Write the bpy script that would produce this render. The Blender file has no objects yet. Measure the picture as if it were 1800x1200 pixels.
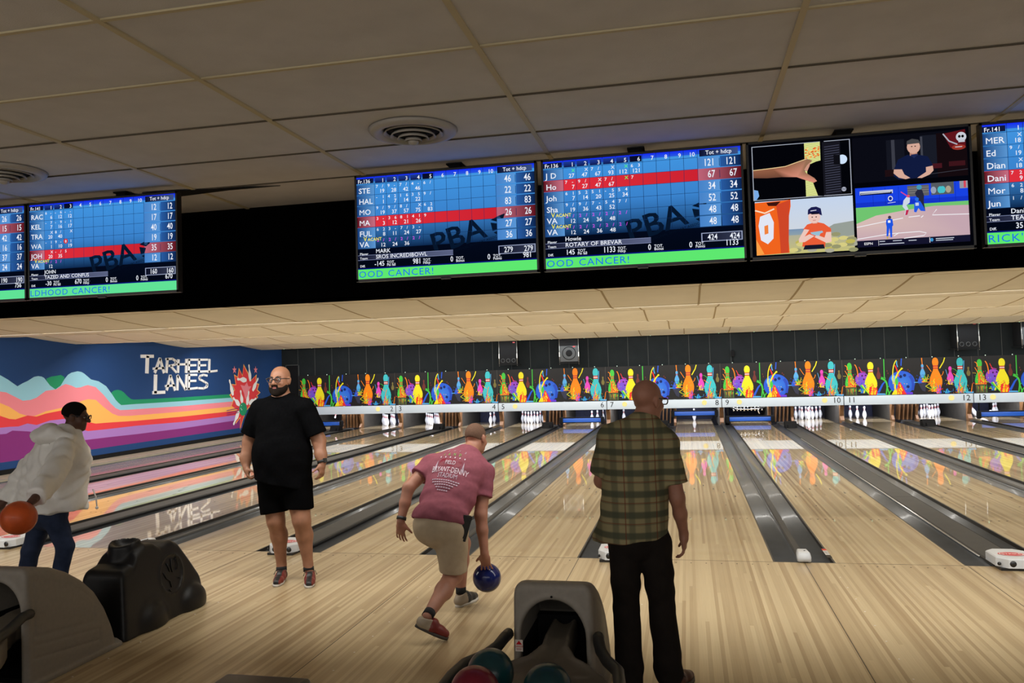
import bpy, math, random
import numpy as np
from mathutils import Vector, Matrix
from mathutils.bvhtree import BVHTree

SC = bpy.context.scene
COL = SC.collection

# ------------------------------------------------------------ camera
CAM = Vector((0.724, -7.758, 1.838))
YAW, PITCH, ROLL = 0.2122, 0.03314, -0.02981
FOCAL = 1417.2
def cam_axes():
    cy, sy, cp, sp = math.cos(YAW), math.sin(YAW), math.cos(PITCH), math.sin(PITCH)
    f = Vector((-sy*cp, cy*cp, sp)); r = Vector((cy, sy, 0)); u = r.cross(f)
    c, s = math.cos(ROLL), math.sin(ROLL)
    return c*r + s*u, -s*r + c*u, f
_r, _u, _f = cam_axes()
cd = bpy.data.cameras.new('camera'); cd.sensor_width = 36.0; cd.lens = FOCAL*36.0/1800.0
cd.clip_start = 0.05; cd.clip_end = 200
cam = bpy.data.objects.new('camera', cd); COL.objects.link(cam)
cam.matrix_world = Matrix(((_r.x, _u.x, -_f.x, CAM.x), (_r.y, _u.y, -_f.y, CAM.y), (_r.z, _u.z, -_f.z, CAM.z), (0, 0, 0, 1)))
SC.camera = cam

# ------------------------------------------------------------ world, lights, exposure
W_ = bpy.data.worlds.new('world'); SC.world = W_; W_.use_nodes = True
_bg = W_.node_tree.nodes['Background']
_bg.inputs[0].default_value = (1.0, 0.97, 0.95, 1); _bg.inputs[1].default_value = 0.50

def area(name, loc, size, power, color, direction):
    l = bpy.data.lights.new(name, 'AREA'); l.shape = 'RECTANGLE'; l.size, l.size_y = size
    l.energy = power; l.color = color
    o = bpy.data.objects.new(name, l); COL.objects.link(o)
    o.location = loc
    o.rotation_euler = Vector(direction).to_track_quat('-Z', 'X').to_euler()
    return o
# lamp direction, then the long side runs along world X
def strip(name, y, z, power, color, dy, dz, width=25.0, x=0.7, depth=0.16):
    l = bpy.data.lights.new(name, 'AREA'); l.shape = 'RECTANGLE'; l.size, l.size_y = width, depth
    l.energy = power; l.color = color
    o = bpy.data.objects.new(name, l); COL.objects.link(o)
    d = Vector((0, dy, dz)).normalized()          # emission direction = local -Z
    zax = -d; xax = Vector((1, 0, 0)); yax = zax.cross(xax)
    o.matrix_world = Matrix(((xax.x, yax.x, zax.x, x), (xax.y, yax.y, zax.y, y), (xax.z, yax.z, zax.z, z), (0, 0, 0, 1)))
    return o
WARM = (1.0, 0.97, 0.91)
strip('soffit_lamp_row', -2.02, 2.62, 430, WARM, 0.60, -1.0)
strip('lane_lamp_row', 3.98, 2.64, 590, WARM, 0.40, -1.0)
strip('lane_lamp_row', 7.98, 2.64, 590, WARM, 0.40, -1.0)
strip('lane_lamp_row', 11.98, 2.60, 590, WARM, 0.31, -1.0)
strip('rear_fill_row', -10.6, 3.04, 215, WARM, 0.75, -1.0, width=18.0, x=-3.0, depth=0.5)  # unseen fill added behind the camera to brighten near floor, hoods and backs
strip('mask_lamp_row', 15.98, 2.58, 120, (0.86, 0.95, 1.0), 0.32, -1.0)
strip('pin_deck_lamp_row', 17.25, 0.72, 680, (0.86, 0.89, 1.0), 0.9, -0.5, depth=0.06)

SC.view_settings.view_transform = 'Standard'; SC.view_settings.look = 'None'
SC.view_settings.gamma = 1.0; SC.view_settings.use_curve_mapping = False
SC.view_settings.exposure = 0.0
random.seed(7)

# ------------------------------------------------------------ materials
def srgb(r, g, b):
    def c(v):
        v /= 255.0
        return v/12.92 if v <= 0.04045 else ((v+0.055)/1.055)**2.4
    return (c(r), c(g), c(b))
def mat(name, col, rough=0.5, metal=0.0, coat=0.0, coat_rough=0.05, noise=0.0, nscale=30.0, bump=0.0, bscale=60.0, spec=None):
    m = bpy.data.materials.new(name); m.use_nodes = True
    nt = m.node_tree; b = nt.nodes['Principled BSDF']
    b.inputs['Base Color'].default_value = (*col, 1); b.inputs['Roughness'].default_value = rough
    b.inputs['Metallic'].default_value = metal
    b.inputs['Coat Weight'].default_value = coat; b.inputs['Coat Roughness'].default_value = coat_rough
    if spec is not None: b.inputs['Specular IOR Level'].default_value = spec
    if noise or bump:
        tc = nt.nodes.new('ShaderNodeTexCoord')
        n = nt.nodes.new('ShaderNodeTexNoise'); n.inputs['Scale'].default_value = nscale; n.inputs['Detail'].default_value = 4
        nt.links.new(tc.outputs['Object'], n.inputs['Vector'])
        if noise:
            mr = nt.nodes.new('ShaderNodeMapRange'); mr.inputs[1].default_value = 0.3; mr.inputs[2].default_value = 0.7
            mr.inputs[3].default_value = 1-noise; mr.inputs[4].default_value = 1+noise
            nt.links.new(n.outputs['Fac'], mr.inputs[0])
            mx = nt.nodes.new('ShaderNodeMix'); mx.data_type = 'RGBA'; mx.blend_type = 'MULTIPLY'; mx.inputs[0].default_value = 1
            mx.inputs[6].default_value = (*col, 1); nt.links.new(mr.outputs[0], mx.inputs[7])
            nt.links.new(mx.outputs[2], b.inputs['Base Color'])
        if bump:
            n2 = nt.nodes.new('ShaderNodeTexNoise'); n2.inputs['Scale'].default_value = bscale; n2.inputs['Detail'].default_value = 3
            nt.links.new(tc.outputs['Object'], n2.inputs['Vector'])
            bp = nt.nodes.new('ShaderNodeBump'); bp.inputs['Strength'].default_value = bump; bp.inputs['Distance'].default_value = 0.01
            nt.links.new(n2.outputs['Fac'], bp.inputs['Height']); nt.links.new(bp.outputs[0], b.inputs['Normal'])
    return m
def emis(name, col, strength):
    m = bpy.data.materials.new(name); m.use_nodes = True; nt = m.node_tree
    nt.nodes.remove(nt.nodes['Principled BSDF'])
    e = nt.nodes.new('ShaderNodeEmission'); e.inputs[0].default_value = (*col, 1); e.inputs[1].default_value = strength
    nt.links.new(e.outputs[0], nt.nodes['Material Output'].inputs[0]); return m
def attr_paint(name, rough=0.6, coat=0.0, emission=0.0):
    m = bpy.data.materials.new(name); m.use_nodes = True; nt = m.node_tree
    a = nt.nodes.new('ShaderNodeAttribute'); a.attribute_name = 'ink'
    b = nt.nodes['Principled BSDF']
    if emission:
        e = nt.nodes.new('ShaderNodeEmission'); e.inputs[1].default_value = emission
        nt.links.new(a.outputs['Color'], e.inputs[0]); nt.links.new(e.outputs[0], nt.nodes['Material Output'].inputs[0])
    else:
        nt.links.new(a.outputs['Color'], b.inputs['Base Color']); b.inputs['Roughness'].default_value = rough
        b.inputs['Coat Weight'].default_value = coat; b.inputs['Specular IOR Level'].default_value = 0.15
    return m
def wood(name, ca, cb, rough, coat, coat_rough, streak=0.5):
    m = bpy.data.materials.new(name); m.use_nodes = True; nt = m.node_tree; N = nt.nodes; L = nt.links
    b = N['Principled BSDF']
    g = N.new('ShaderNodeNewGeometry'); sp = N.new('ShaderNodeSeparateXYZ'); L.new(g.outputs['Position'], sp.inputs[0])
    def math_(op, a, v=None):
        n = N.new('ShaderNodeMath'); n.operation = op
        if hasattr(a, 'name'): L.new(a, n.inputs[0])
        else: n.inputs[0].default_value = a
        if v is not None:
            if hasattr(v, 'name'): L.new(v, n.inputs[1])
            else: n.inputs[1].default_value = v
        return n.outputs[0]
    ix = math_('FLOOR', math_('DIVIDE', sp.outputs['X'], 0.0272))
    wn = N.new('ShaderNodeTexWhiteNoise'); wn.noise_dimensions = '1D'; L.new(ix, wn.inputs['W'])
    iy = math_('FLOOR', math_('ADD', math_('DIVIDE', sp.outputs['Y'], 6.0), math_('MULTIPLY', wn.outputs['Value'], 9.0)))
    wn2 = N.new('ShaderNodeTexWhiteNoise'); wn2.noise_dimensions = '2D'
    cb2 = N.new('ShaderNodeCombineXYZ'); L.new(ix, cb2.inputs[0]); L.new(iy, cb2.inputs[1]); L.new(cb2.outputs[0], wn2.inputs['Vector'])
    mp = N.new('ShaderNodeMapping'); L.new(g.outputs['Position'], mp.inputs[0]); mp.inputs['Scale'].default_value = (9.0, 0.12, 1)
    n1 = N.new('ShaderNodeTexNoise'); n1.inputs['Scale'].default_value = 1.0; n1.inputs['Detail'].default_value = 3; L.new(mp.outputs[0], n1.inputs['Vector'])
    mp2 = N.new('ShaderNodeMapping'); L.new(g.outputs['Position'], mp2.inputs[0]); mp2.inputs['Scale'].default_value = (140.0, 2.2, 1)
    n2 = N.new('ShaderNodeTexNoise'); n2.inputs['Scale'].default_value = 1.0; n2.inputs['Detail'].default_value = 2; L.new(mp2.outputs[0], n2.inputs['Vector'])
    s = math_('ADD', math_('MULTIPLY', wn2.outputs['Value'], 0.55), math_('MULTIPLY', n1.outputs['Fac'], streak))
    s = math_('ADD', s, math_('MULTIPLY', n2.outputs['Fac'], 0.25))
    mr = N.new('ShaderNodeMapRange'); mr.inputs[1].default_value = 0.25; mr.inputs[2].default_value = 1.05; L.new(s, mr.inputs[0])
    mx = N.new('ShaderNodeMix'); mx.data_type = 'RGBA'; L.new(mr.outputs[0], mx.inputs[0])
    mx.inputs[6].default_value = (*cb, 1); mx.inputs[7].default_value = (*ca, 1)
    L.new(mx.outputs[2], b.inputs['Base Color'])
    b.inputs['Roughness'].default_value = rough; b.inputs['Coat Weight'].default_value = coat; b.inputs['Coat Roughness'].default_value = coat_rough
    b.inputs['Coat IOR'].default_value = 1.5
    return m
M = {}
M['lane'] = wood('lane_wood', srgb(206, 188, 150), srgb(146, 119, 83), 0.35, 1.0, 0.025)
M['approach'] = wood('approach_wood', srgb(203, 184, 146), srgb(148, 122, 86), 0.38, 0.35, 0.22)
M['black'] = mat('black_plastic', (0.012, 0.012, 0.013), 0.35)
M['matte_black'] = mat('matte_black', (0.006, 0.006, 0.007), 0.8, spec=0.2)
M['soffit'] = mat('soffit_black', (0.0016, 0.0016, 0.0018), 0.95, spec=0.0)
M['line'] = mat('dark_line', (0.02, 0.017, 0.014), 0.5)
M['gutter'] = mat('gutter_plastic', srgb(66, 69, 72), 0.40, coat=0.22, coat_rough=0.12, noise=0.12, nscale=3)
M['capping'] = mat('capping_plastic', srgb(60, 59, 57), 0.6, spec=0.25, noise=0.08, nscale=5)
M['silver'] = mat('brushed_aluminium', (0.55, 0.55, 0.53), 0.35, metal=0.8)
M['chrome'] = mat('chrome', (0.7, 0.7, 0.72), 0.12, metal=1.0)
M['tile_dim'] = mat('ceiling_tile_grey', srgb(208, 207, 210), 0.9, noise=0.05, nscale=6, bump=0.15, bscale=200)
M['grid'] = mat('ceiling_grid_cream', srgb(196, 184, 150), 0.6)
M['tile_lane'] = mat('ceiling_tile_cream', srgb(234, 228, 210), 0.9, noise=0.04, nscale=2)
M['joint'] = mat('ceiling_joint_brown', srgb(168, 150, 114), 0.8)
M['wall_dark'] = mat('charcoal_wall', srgb(34, 38, 40), 0.8, noise=0.1, nscale=3, spec=0.1)
M['seam'] = mat('wall_seam_grey', srgb(84, 87, 86), 0.6, spec=0.1)
M['paint'] = attr_paint('mural_paint', 0.6)
M['print'] = attr_paint('printed_panel', 0.35)
M['screen'] = attr_paint('screen_picture', emission=1.0)
M['white_strip'] = mat('mask_white_strip', srgb(200, 214, 228), 0.35)
M['pin'] = mat('pin_white', srgb(238, 240, 246), 0.25, coat=0.5)
M['pin_red'] = mat('pin_red_stripe', srgb(190, 30, 40), 0.3)
M['blue'] = mat('sweep_blue', srgb(30, 92, 200), 0.35)
M['kick_wood'] = mat('kickback_wood', srgb(108, 74, 42), 0.6, noise=0.35, nscale=8)
M['kick_grey'] = mat('kickback_grey', srgb(58, 55, 50), 0.7, noise=0.2, nscale=6)
M['pit'] = mat('pit_dark', (0.008, 0.008, 0.014), 0.8)
M['pit_blue'] = mat('pit_cushion_navy', (0.012, 0.016, 0.05), 0.7, noise=0.3, nscale=12)
M['beige'] = mat('ledge_beige', srgb(150, 142, 124), 0.6, noise=0.08, nscale=4)
M['taupe'] = mat('taupe_plastic', srgb(130, 123, 113), 0.55, noise=0.05, nscale=40, bump=0.12, bscale=400)
M['taupe_d'] = mat('dark_taupe_plastic', srgb(112, 103, 90), 0.4, noise=0.06, nscale=12)
M['ramp'] = mat('ramp_black_plastic', (0.005, 0.005, 0.0055), 0.42, spec=0.3, bump=0.05, bscale=90)
M['rubber'] = mat('black_rubber', (0.012, 0.012, 0.012), 0.5)
M['detector'] = mat('detector_white', srgb(206, 210, 214), 0.45)
M['red'] = mat('logo_red', srgb(200, 36, 48), 0.5)
M['spk'] = mat('speaker_black', (0.008, 0.008, 0.009), 0.7, spec=0.15)
M['spk_grille'] = mat('speaker_grille', srgb(66, 68, 70), 0.6, bump=0.3, bscale=300)
M['label_white'] = mat('label_white', srgb(225, 220, 214), 0.6)
M['vent'] = mat('vent_metal', srgb(170, 164, 156), 0.45)
M['lamp_amber'] = emis('indicator_glow', srgb(255, 232, 150), 1.1)
M['led'] = emis('led_glow', srgb(190, 255, 215), 2.2)
M['navy_plain'] = mat('navy_wall_paint', srgb(34, 66, 118), 0.6)

# ------------------------------------------------------------ helpers
def tag(o, label=None, cat=None, group=None, kind=None):
    if label: o['label'] = label
    if cat: o['category'] = cat
    if group: o['group'] = group
    if kind: o['kind'] = kind
    return o
def thing(name, label, cat, loc=(0, 0, 0), rz=0.0, group=None):
    o = bpy.data.objects.new(name, None); COL.objects.link(o)
    o.location = loc; o.rotation_euler = (0, 0, rz); o.empty_display_size = 0.1
    return tag(o, label, cat, group)
def link_mesh(name, me, mats, parent=None, label=None):
    for m in (mats if isinstance(mats, (list, tuple)) else [mats]): me.materials.append(m)
    o = bpy.data.objects.new(name, me); COL.objects.link(o)
    if parent is not None: o.parent = parent
    if label: o['label'] = label
    return o
def copy_tree(o, parent=None):
    c = o.copy(); COL.objects.link(c)
    if parent is not None:
        c.parent = parent; c.matrix_parent_inverse = o.matrix_parent_inverse.copy()
    for ch in [k for k in bpy.data.objects if k.parent == o]: copy_tree(ch, c)
    return c

class MB:
    """collects shapes and links them as one mesh object"""
    def __init__(s): s.v = []; s.f = []; s.m = []; s.sm = []
    def add(s, vs, fs, mi=0, smooth=False):
        o = len(s.v); s.v += [tuple(v) for v in vs]
        for f in fs: s.f.append([i+o for i in f]); s.m.append(mi); s.sm.append(smooth)
        return s
    def box(s, a, b, mi=0):
        (x0, y0, z0), (x1, y1, z1) = a, b
        vs = [(x0,y0,z0),(x1,y0,z0),(x1,y1,z0),(x0,y1,z0),(x0,y0,z1),(x1,y0,z1),(x1,y1,z1),(x0,y1,z1)]
        return s.add(vs, [(0,3,2,1),(4,5,6,7),(0,1,5,4),(1,2,6,5),(2,3,7,6),(3,0,4,7)], mi)
    def obox(s, c, ax, ay, az, mi=0):
        c, ax, ay, az = map(Vector, (c, ax, ay, az))
        vs = [c+sx*ax+sy*ay+sz*az for sz in (-1,1) for sx, sy in ((-1,-1),(1,-1),(1,1),(-1,1))]
        return s.add(vs, [(0,3,2,1),(4,5,6,7),(0,1,5,4),(1,2,6,5),(2,3,7,6),(3,0,4,7)], mi)
    def rbox(s, a, b, r, mi=0, seg=3):
        """box with rounded vertical and horizontal edges (loft of rounded rectangles)"""
        (x0, y0, z0), (x1, y1, z1) = a, b
        rings = []
        def ring(inset, z):
            pts = []
            rr = max(r, 1e-4)
            X0, X1, Y0, Y1 = x0+inset, x1-inset, y0+inset, y1-inset
            q = max(rr-inset, rr*0.15)
            for cx, cy, a0 in ((X1-q, Y1-q, 0), (X0+q, Y1-q, 90), (X0+q, Y0+q, 180), (X1-q, Y0+q, 270)):
                for k in range(seg+1):
                    t = math.radians(a0+90*k/seg); pts.append((cx+q*math.cos(t), cy+q*math.sin(t), z))
            return pts
        for k in range(seg+1):
            t = math.pi/2*k/seg; rings.append(ring(r*(1-math.sin(t)), z0+r*(1-math.cos(t))))
        for k in range(seg+1):
            t = math.pi/2*k/seg; rings.append(ring(r*(1-math.cos(t)), z1-r*(1-math.sin(t))))
        return s.loft(rings, mi, True)
    def loft(s, rings, mi=0, smooth=True, cap=True, closed=True):
        n = len(rings[0]); vs = [p for r in rings for p in r]; fs = []
        for i in range(len(rings)-1):
            for j in range(n if closed else n-1):
                k = (j+1) % n
                fs.append((i*n+j, i*n+k, (i+1)*n+k, (i+1)*n+j))
        if cap:
            fs.append(tuple(reversed(range(n)))); fs.append(tuple((len(rings)-1)*n+j for j in range(n)))
        return s.add(vs, fs, mi, smooth)
    def cyl(s, p, q, r0, r1=None, seg=16, mi=0, smooth=True):
        return s.tube([p, q], [r0, r0 if r1 is None else r1], seg, mi, smooth)
    def tube(s, pts, r, seg=10, mi=0, smooth=True):
        pts = [Vector(p) for p in pts]; n = len(pts)
        rs = r if isinstance(r, (list, tuple)) else [r]*n
        rings = []; ref = None
        for i in range(n):
            d = (pts[min(i+1, n-1)]-pts[max(i-1, 0)]).normalized()
            if ref is None:
                ref = d.orthogonal().normalized()
            a = (ref - d*ref.dot(d)).normalized(); ref = a; b = d.cross(a)
            rings.append([pts[i]+rs[i]*(math.cos(t)*a+math.sin(t)*b) for t in (2*math.pi*k/seg for k in range(seg))])
        return s.loft(rings, mi, smooth)
    def lathe(s, prof, c=(0,0,0), seg=20, mi=0, mats=None, cap=True):
        """prof: list of (r,z) bottom to top"""
        n = seg; o = len(s.v)
        for r, z in prof:
            for k in range(n):
                t = 2*math.pi*k/n; s.v.append((c[0]+r*math.cos(t), c[1]+r*math.sin(t), c[2]+z))
        for i in range(len(prof)-1):
            for k in range(n):
                s.f.append([o+i*n+k, o+i*n+(k+1) % n, o+(i+1)*n+(k+1) % n, o+(i+1)*n+k])
                s.m.append(mats[i] if mats else mi); s.sm.append(True)
        if not cap: return s
        s.f.append([o+k for k in reversed(range(n))]); s.m.append(mi); s.sm.append(False)
        s.f.append([o+(len(prof)-1)*n+k for k in range(n)]); s.m.append(mi); s.sm.append(False)
        return s
    def sphere(s, c, r, seg=24, rings=14, mi=0):
        rx, ry, rz = r if isinstance(r, (tuple, list)) else (r, r, r)
        o = len(s.v)
        s.v.append((c[0], c[1], c[2]-rz))
        for i in range(1, rings):
            t = -math.pi/2+math.pi*i/rings
            for k in range(seg):
                p = 2*math.pi*k/seg; s.v.append((c[0]+rx*math.cos(t)*math.cos(p), c[1]+ry*math.cos(t)*math.sin(p), c[2]+rz*math.sin(t)))
        s.v.append((c[0], c[1], c[2]+rz)); top = len(s.v)-1
        for k in range(seg):
            s.f.append([o, o+1+(k+1) % seg, o+1+k]); s.m.append(mi); s.sm.append(True)
            for i in range(rings-2):
                a = o+1+i*seg
                s.f.append([a+k, a+(k+1) % seg, a+seg+(k+1) % seg, a+seg+k]); s.m.append(mi); s.sm.append(True)
            a = o+1+(rings-2)*seg
            s.f.append([a+k, a+(k+1) % seg, top]); s.m.append(mi); s.sm.append(True)
        return s
    def prism(s, poly, axis_vec, mi=0):
        """poly: 3D points of one face, extruded along axis_vec"""
        n = len(poly); p = [Vector(q) for q in poly]; e = Vector(axis_vec)
        fs = [tuple(reversed(range(n))), tuple(n+i for i in range(n))]+[(i, (i+1) % n, n+(i+1) % n, n+i) for i in range(n)]
        return s.add(p+[q+e for q in p], fs, mi)
    def mesh(s, name):
        me = bpy.data.meshes.new(name); me.from_pydata(s.v, [], s.f)
        me.polygons.foreach_set('material_index', s.m); me.polygons.foreach_set('use_smooth', s.sm)
        me.update(); return me
    def build(s, name, mats, parent=None, label=None):
        return link_mesh(name, s.mesh(name), mats, parent, label)

# glyphs of the built-in font, turned into outlines once
GLY = {}
def make_glyphs():
    chars = "ABCDEFGHIJKLMNOPQRSTUVWXYZabcdefghijklmnopqrstuvwxyz0123456789.+-/!'&?"
    todo = []
    for ch in chars:
        for bold in (0, 1):
            objs = []
            for txt in (ch, ch+ch):
                cu = bpy.data.curves.new('glyph', 'FONT'); cu.body = txt; cu.size = 1.0; cu.resolution_u = 2
                cu.offset = 0.009*bold*(ch not in 'MW'); cu.fill_mode = 'FRONT'
                o = bpy.data.objects.new('glyph', cu); COL.objects.link(o); objs.append(o)
            todo.append((ch, bold, objs))
    dg = bpy.context.evaluated_depsgraph_get(); dg.update()
    for ch, bold, (a, b) in todo:
        ea, eb = a.evaluated_get(dg), b.evaluated_get(dg)
        me = ea.to_mesh(); vs = [(v.co.x, v.co.y) for v in me.vertices]; fs = [tuple(p.vertices) for p in me.polygons]
        ea.to_mesh_clear()
        me2 = eb.to_mesh(); w2 = max(v.co.x for v in me2.vertices); eb.to_mesh_clear()
        w1 = max(v[0] for v in vs)
        GLY[(ch, bold)] = (vs, fs, w2-w1)
    for _, _, objs in todo:
        for o in objs:
            cu = o.data; bpy.data.objects.remove(o); bpy.data.curves.remove(cu)
make_glyphs()
CAP_H = max(v[1] for v in GLY[('H', 0)][0])

class Flat:
    """coloured shapes laid on one flat face; u right, v down, in face units"""
    def __init__(s, eps=0.0004): s.v = []; s.f = []; s.c = []; s.k = 0; s.eps = eps
    def poly(s, pts, col, lift=None):
        o = len(s.v); s.k += 1; z = s.k*s.eps if lift is None else lift
        s.v += [(p[0], p[1], z) for p in pts]; s.f.append([o+i for i in range(len(pts))])
        s.c.append(col if isinstance(col, list) else [col]*len(pts)); return s
    def rect(s, u0, v0, u1, v1, col):
        return s.poly([(u0, v0), (u1, v0), (u1, v1), (u0, v1)], col)
    def grad(s, u0, v0, u1, v1, ct, cb):
        return s.poly([(u0, v0), (u1, v0), (u1, v1), (u0, v1)], [ct, ct, cb, cb])
    def gradh(s, u0, v0, u1, v1, cl, cr):
        return s.poly([(u0, v0), (u1, v0), (u1, v1), (u0, v1)], [cl, cr, cr, cl])
    def disc(s, u, v, ru, rv, col, n=20, a0=0, a1=360):
        return s.poly([(u+ru*math.cos(math.radians(a0+(a1-a0)*k/n)), v+rv*math.sin(math.radians(a0+(a1-a0)*k/n))) for k in range(n if a1-a0 == 360 else n+1)], col)
    def line(s, pts, w, col, taper=None):
        pts = [Vector(p) for p in pts]; n = len(pts); L = []; R = []
        for i in range(n):
            d = (pts[min(i+1, n-1)]-pts[max(i-1, 0)]); d = d.normalized() if d.length > 1e-9 else Vector((1, 0))
            p = Vector((-d.y, d.x)); ww = w*(1 if taper is None else 1+(taper-1)*i/(n-1))/2
            L.append(pts[i]+p*ww); R.append(pts[i]-p*ww)
        s.k += 1; z = s.k*s.eps
        o = len(s.v); s.v += [(p.x, p.y, z) for q in zip(L, R) for p in q]
        for i in range(n-1):
            s.f.append([o+2*i, o+2*i+1, o+2*i+3, o+2*i+2]); s.c.append([col]*4)
        return s
    def text(s, t, u, v, h, col, align='l', bold=1, sx=1.0, rot=0.0, asp=1.0, gap=0.0):
        """h = capital height; u,v = baseline start"""
        k = h/CAP_H; w = sum((GLY[(c, bold)][2] if c != ' ' else 0.32)+gap for c in t)*k*sx*asp
        x = -w if align == 'r' else (-w/2 if align == 'c' else 0.0)
        s.k += 1; z = s.k*s.eps; ca, sa = math.cos(rot), math.sin(rot)
        for c in t:
            if c == ' ': x += (0.32+gap)*k*sx*asp; continue
            vs, fs, adv = GLY[(c, bold)]; o = len(s.v)
            for p in vs:
                a, b = (x+p[0]*k*sx*asp)/asp, -p[1]*k
                s.v.append((u+(a*ca-b*sa/1.0)*asp, v+a*sa+b*ca, z))
            for f in fs: s.f.append([o+i for i in f]); s.c.append([col]*len(f))
            x += (adv+gap)*k*sx*asp
        return s
    def mesh(s, name, O, U, V, N):
        O, U, V, N = map(Vector, (O, U, V, N))
        me = bpy.data.meshes.new(name)
        flip = U.cross(V).dot(N) < 0
        me.from_pydata([O+U*a+V*b+N*c for a, b, c in s.v], [], [list(reversed(f)) if flip else f for f in s.f])
        at = me.color_attributes.new('ink', 'FLOAT_COLOR', 'CORNER')
        buf = []
        for c in s.c:
            for q in (reversed(c) if flip else c): buf += [q[0], q[1], q[2], 1.0]
        at.data.foreach_set('color', buf); me.update(); return me

def ink_box(me, faces_from):
    pass

# ============================================================ THE SETTING
LANE_W, WIDE, NARROW = 1.06, 0.746, 0.540
PITCH = 2*LANE_W+WIDE+NARROW
def lane_center(n):
    k = (n-7)//2 if n % 2 else (n-8)//2
    return k*PITCH+(-1 if n % 2 else 1)*(WIDE/2+LANE_W/2)
LANES = list(range(1, 15))
NW = ['zero', 'one', 'two', 'three', 'four', 'five', 'six', 'seven', 'eight', 'nine', 'ten', 'eleven', 'twelve', 'thirteen', 'fourteen']
XL, XR = -12.6, 14.2
LANE_END = 19.16

b = MB(); b.box((XL, -12.0, -0.12), (XR, -0.004, 0.0), 0)
# dots near the foul line and a few board joints
for n in LANES:
    for i in range(-7, 8, 2):
        x = lane_center(n)+i*0.068
        b.box((x-0.006, -0.11, 0.0), (x+0.006, -0.098, 0.0012), 1)
    for k in range(10):
        x = lane_center(n)-LANE_W/2-0.05; b.box((x-0.005, -0.5-k*0.32, 0), (x+0.005, -0.49-k*0.32, 0.001), 2)
for n in (1, 3, 5, 7, 9, 11, 13):
    x = lane_center(n)+LANE_W/2+0.02
    b.box((x-0.0025, -12, 0), (x+0.0025, -0.02, 0.0008), 1)
    x = lane_center(n)-LANE_W/2-NARROW/2
    b.box((x-0.0025, -12, 0), (x+0.0025, -0.02, 0.0008), 1)
fl = b.build('floor', [M['approach'], M['line'], M['label_white']]); tag(fl, 'pale maple approach floor in front of the foul line', kind='structure')
b = MB(); b.box((XL, -0.004, -0.12), (XR, 0.004, 0.0004))
tag(b.build('trim_1', M['line']), 'thin dark foul line across all lanes', kind='structure')

# lanes
def lane_mesh():
    b = MB(); h = LANE_W/2
    b.box((-h, 0.004, -0.10), (h, LANE_END, 0.0), 0)
    b.box((-h, LANE_END, -0.14), (h, LANE_END+0.03, 0.005), 1)
    b.box((-h, 18.02, 0.0), (h, 18.06, 0.0006), 2)
    for i in range(-3, 4):                                   # seven arrows
        x = i*0.1355; y = 4.80-abs(i)*0.33
        b.add([(x-0.013, y-0.15, 0.0012), (x+0.013, y-0.15, 0.0012), (x, y, 0.0012)], [(0, 1, 2)], 1)
    for i in (-11, -9, -7, -5, 5, 7, 9, 11):                 # ten dots
        x = i*0.0408
        b.box((x-0.008, 2.09, 0), (x+0.008, 2.112, 0.0012), 1)
    for i in (-1, 1):
        b.box((i*0.25-0.008, 3.0, 0), (i*0.25+0.008, 3.022, 0.0012), 1)
    return b.mesh('bowling_lane')
lm = lane_mesh()
for m in (M['lane'], M['line'], M['joint']): lm.materials.append(m)
for n in LANES:
    o = bpy.data.objects.new('bowling_lane', lm); COL.objects.link(o); o.location = (lane_center(n), 0, 0)
    tag(o, f'polished maple lane running to the pins under number {NW[n]}', 'bowling lane', 'polished wooden bowling lanes')

# dividers: gutters and capping between lanes
def gutter_ring(xc, w, y, r=0.10):
    pts = []; n = 14
    for k in range(n+1):
        t = math.pi*k/n; pts.append((xc-w/2*math.cos(t), y, -0.006-0.050*math.sin(t)**0.6))
    pts += [(xc+w/2, y, -0.10), (xc-w/2, y, -0.10)]
    return pts
def divider(xc, width, label, wide, x_edge=True):
    t = thing('lane_divider', label, 'lane divider', (xc, 0, 0), group='gutter dividers between lanes')
    g = 0.232
    for s in (-1, 1):
        gx = s*(width/2-g/2)
        b = MB()
        b.loft([gutter_ring(gx, g, y) for y in (0.004, 6.0, 12.0, 17.22)], 0, True)
        b.build('gutter', M['gutter'], t)
        b = MB(); ex = s*(width/2-0.008)
        b.box((ex-0.008, 0.004, -0.1), (ex+0.008, 17.22, -0.001), 0)
        b.build('edge_strip', M['line'], t)
    c = width/2-g
    b = MB()
    zt = 0.022 if wide else 0.012
    def ring(y):
        return [(-c, y, -0.1), (-c, y, zt-0.012), (-c+0.012, y, zt), (c-0.012, y, zt), (c, y, zt-0.012), (c, y, -0.1)]
    b.loft([ring(y) for y in (0.012, 3.6)], 0, False)
    b.loft([ring(y) for y in (3.606, 10.4)], 0, False)
    b.loft([ring(y) for y in (10.406, 17.2)], 0, False)
    b.build('capping', M['capping'], t)
    if wide:
        b = MB(); b.tube([(-c-0.006, 0.35, 0.006), (-c-0.006, 12.0, 0.006)], 0.008, 6, 0)
        b.build('edging', M['silver'], t)
        b = MB(); b.box((c+0.002, 0.02, -0.02), (c+0.024, 17.0, 0.004)); b.build('slot', M['matte_black'], t)
    return t
WIDE_X = {}
for n in range(1, 15, 2):
    xc = lane_center(n)+LANE_W/2+WIDE/2; WIDE_X[n] = xc
    divider(xc, WIDE, f'wide grey ball track divider with two gutters between lanes {NW[n]} and {NW[n+1]}', True)
for n in range(2, 14, 2):
    xc = lane_center(n)+LANE_W/2+NARROW/2
    divider(xc, NARROW, f'narrow grey double gutter between lanes {NW[n]} and {NW[n+1]}', False)
x1 = lane_center(1)-LANE_W/2
b = MB(); b.loft([gutter_ring(x1-0.125, 0.232, y) for y in (0.004, 9, 17.22)], 0, True)
tag(b.build('gutter', M['gutter']), 'single grey gutter on the wall side of lane one', 'gutter')
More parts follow.
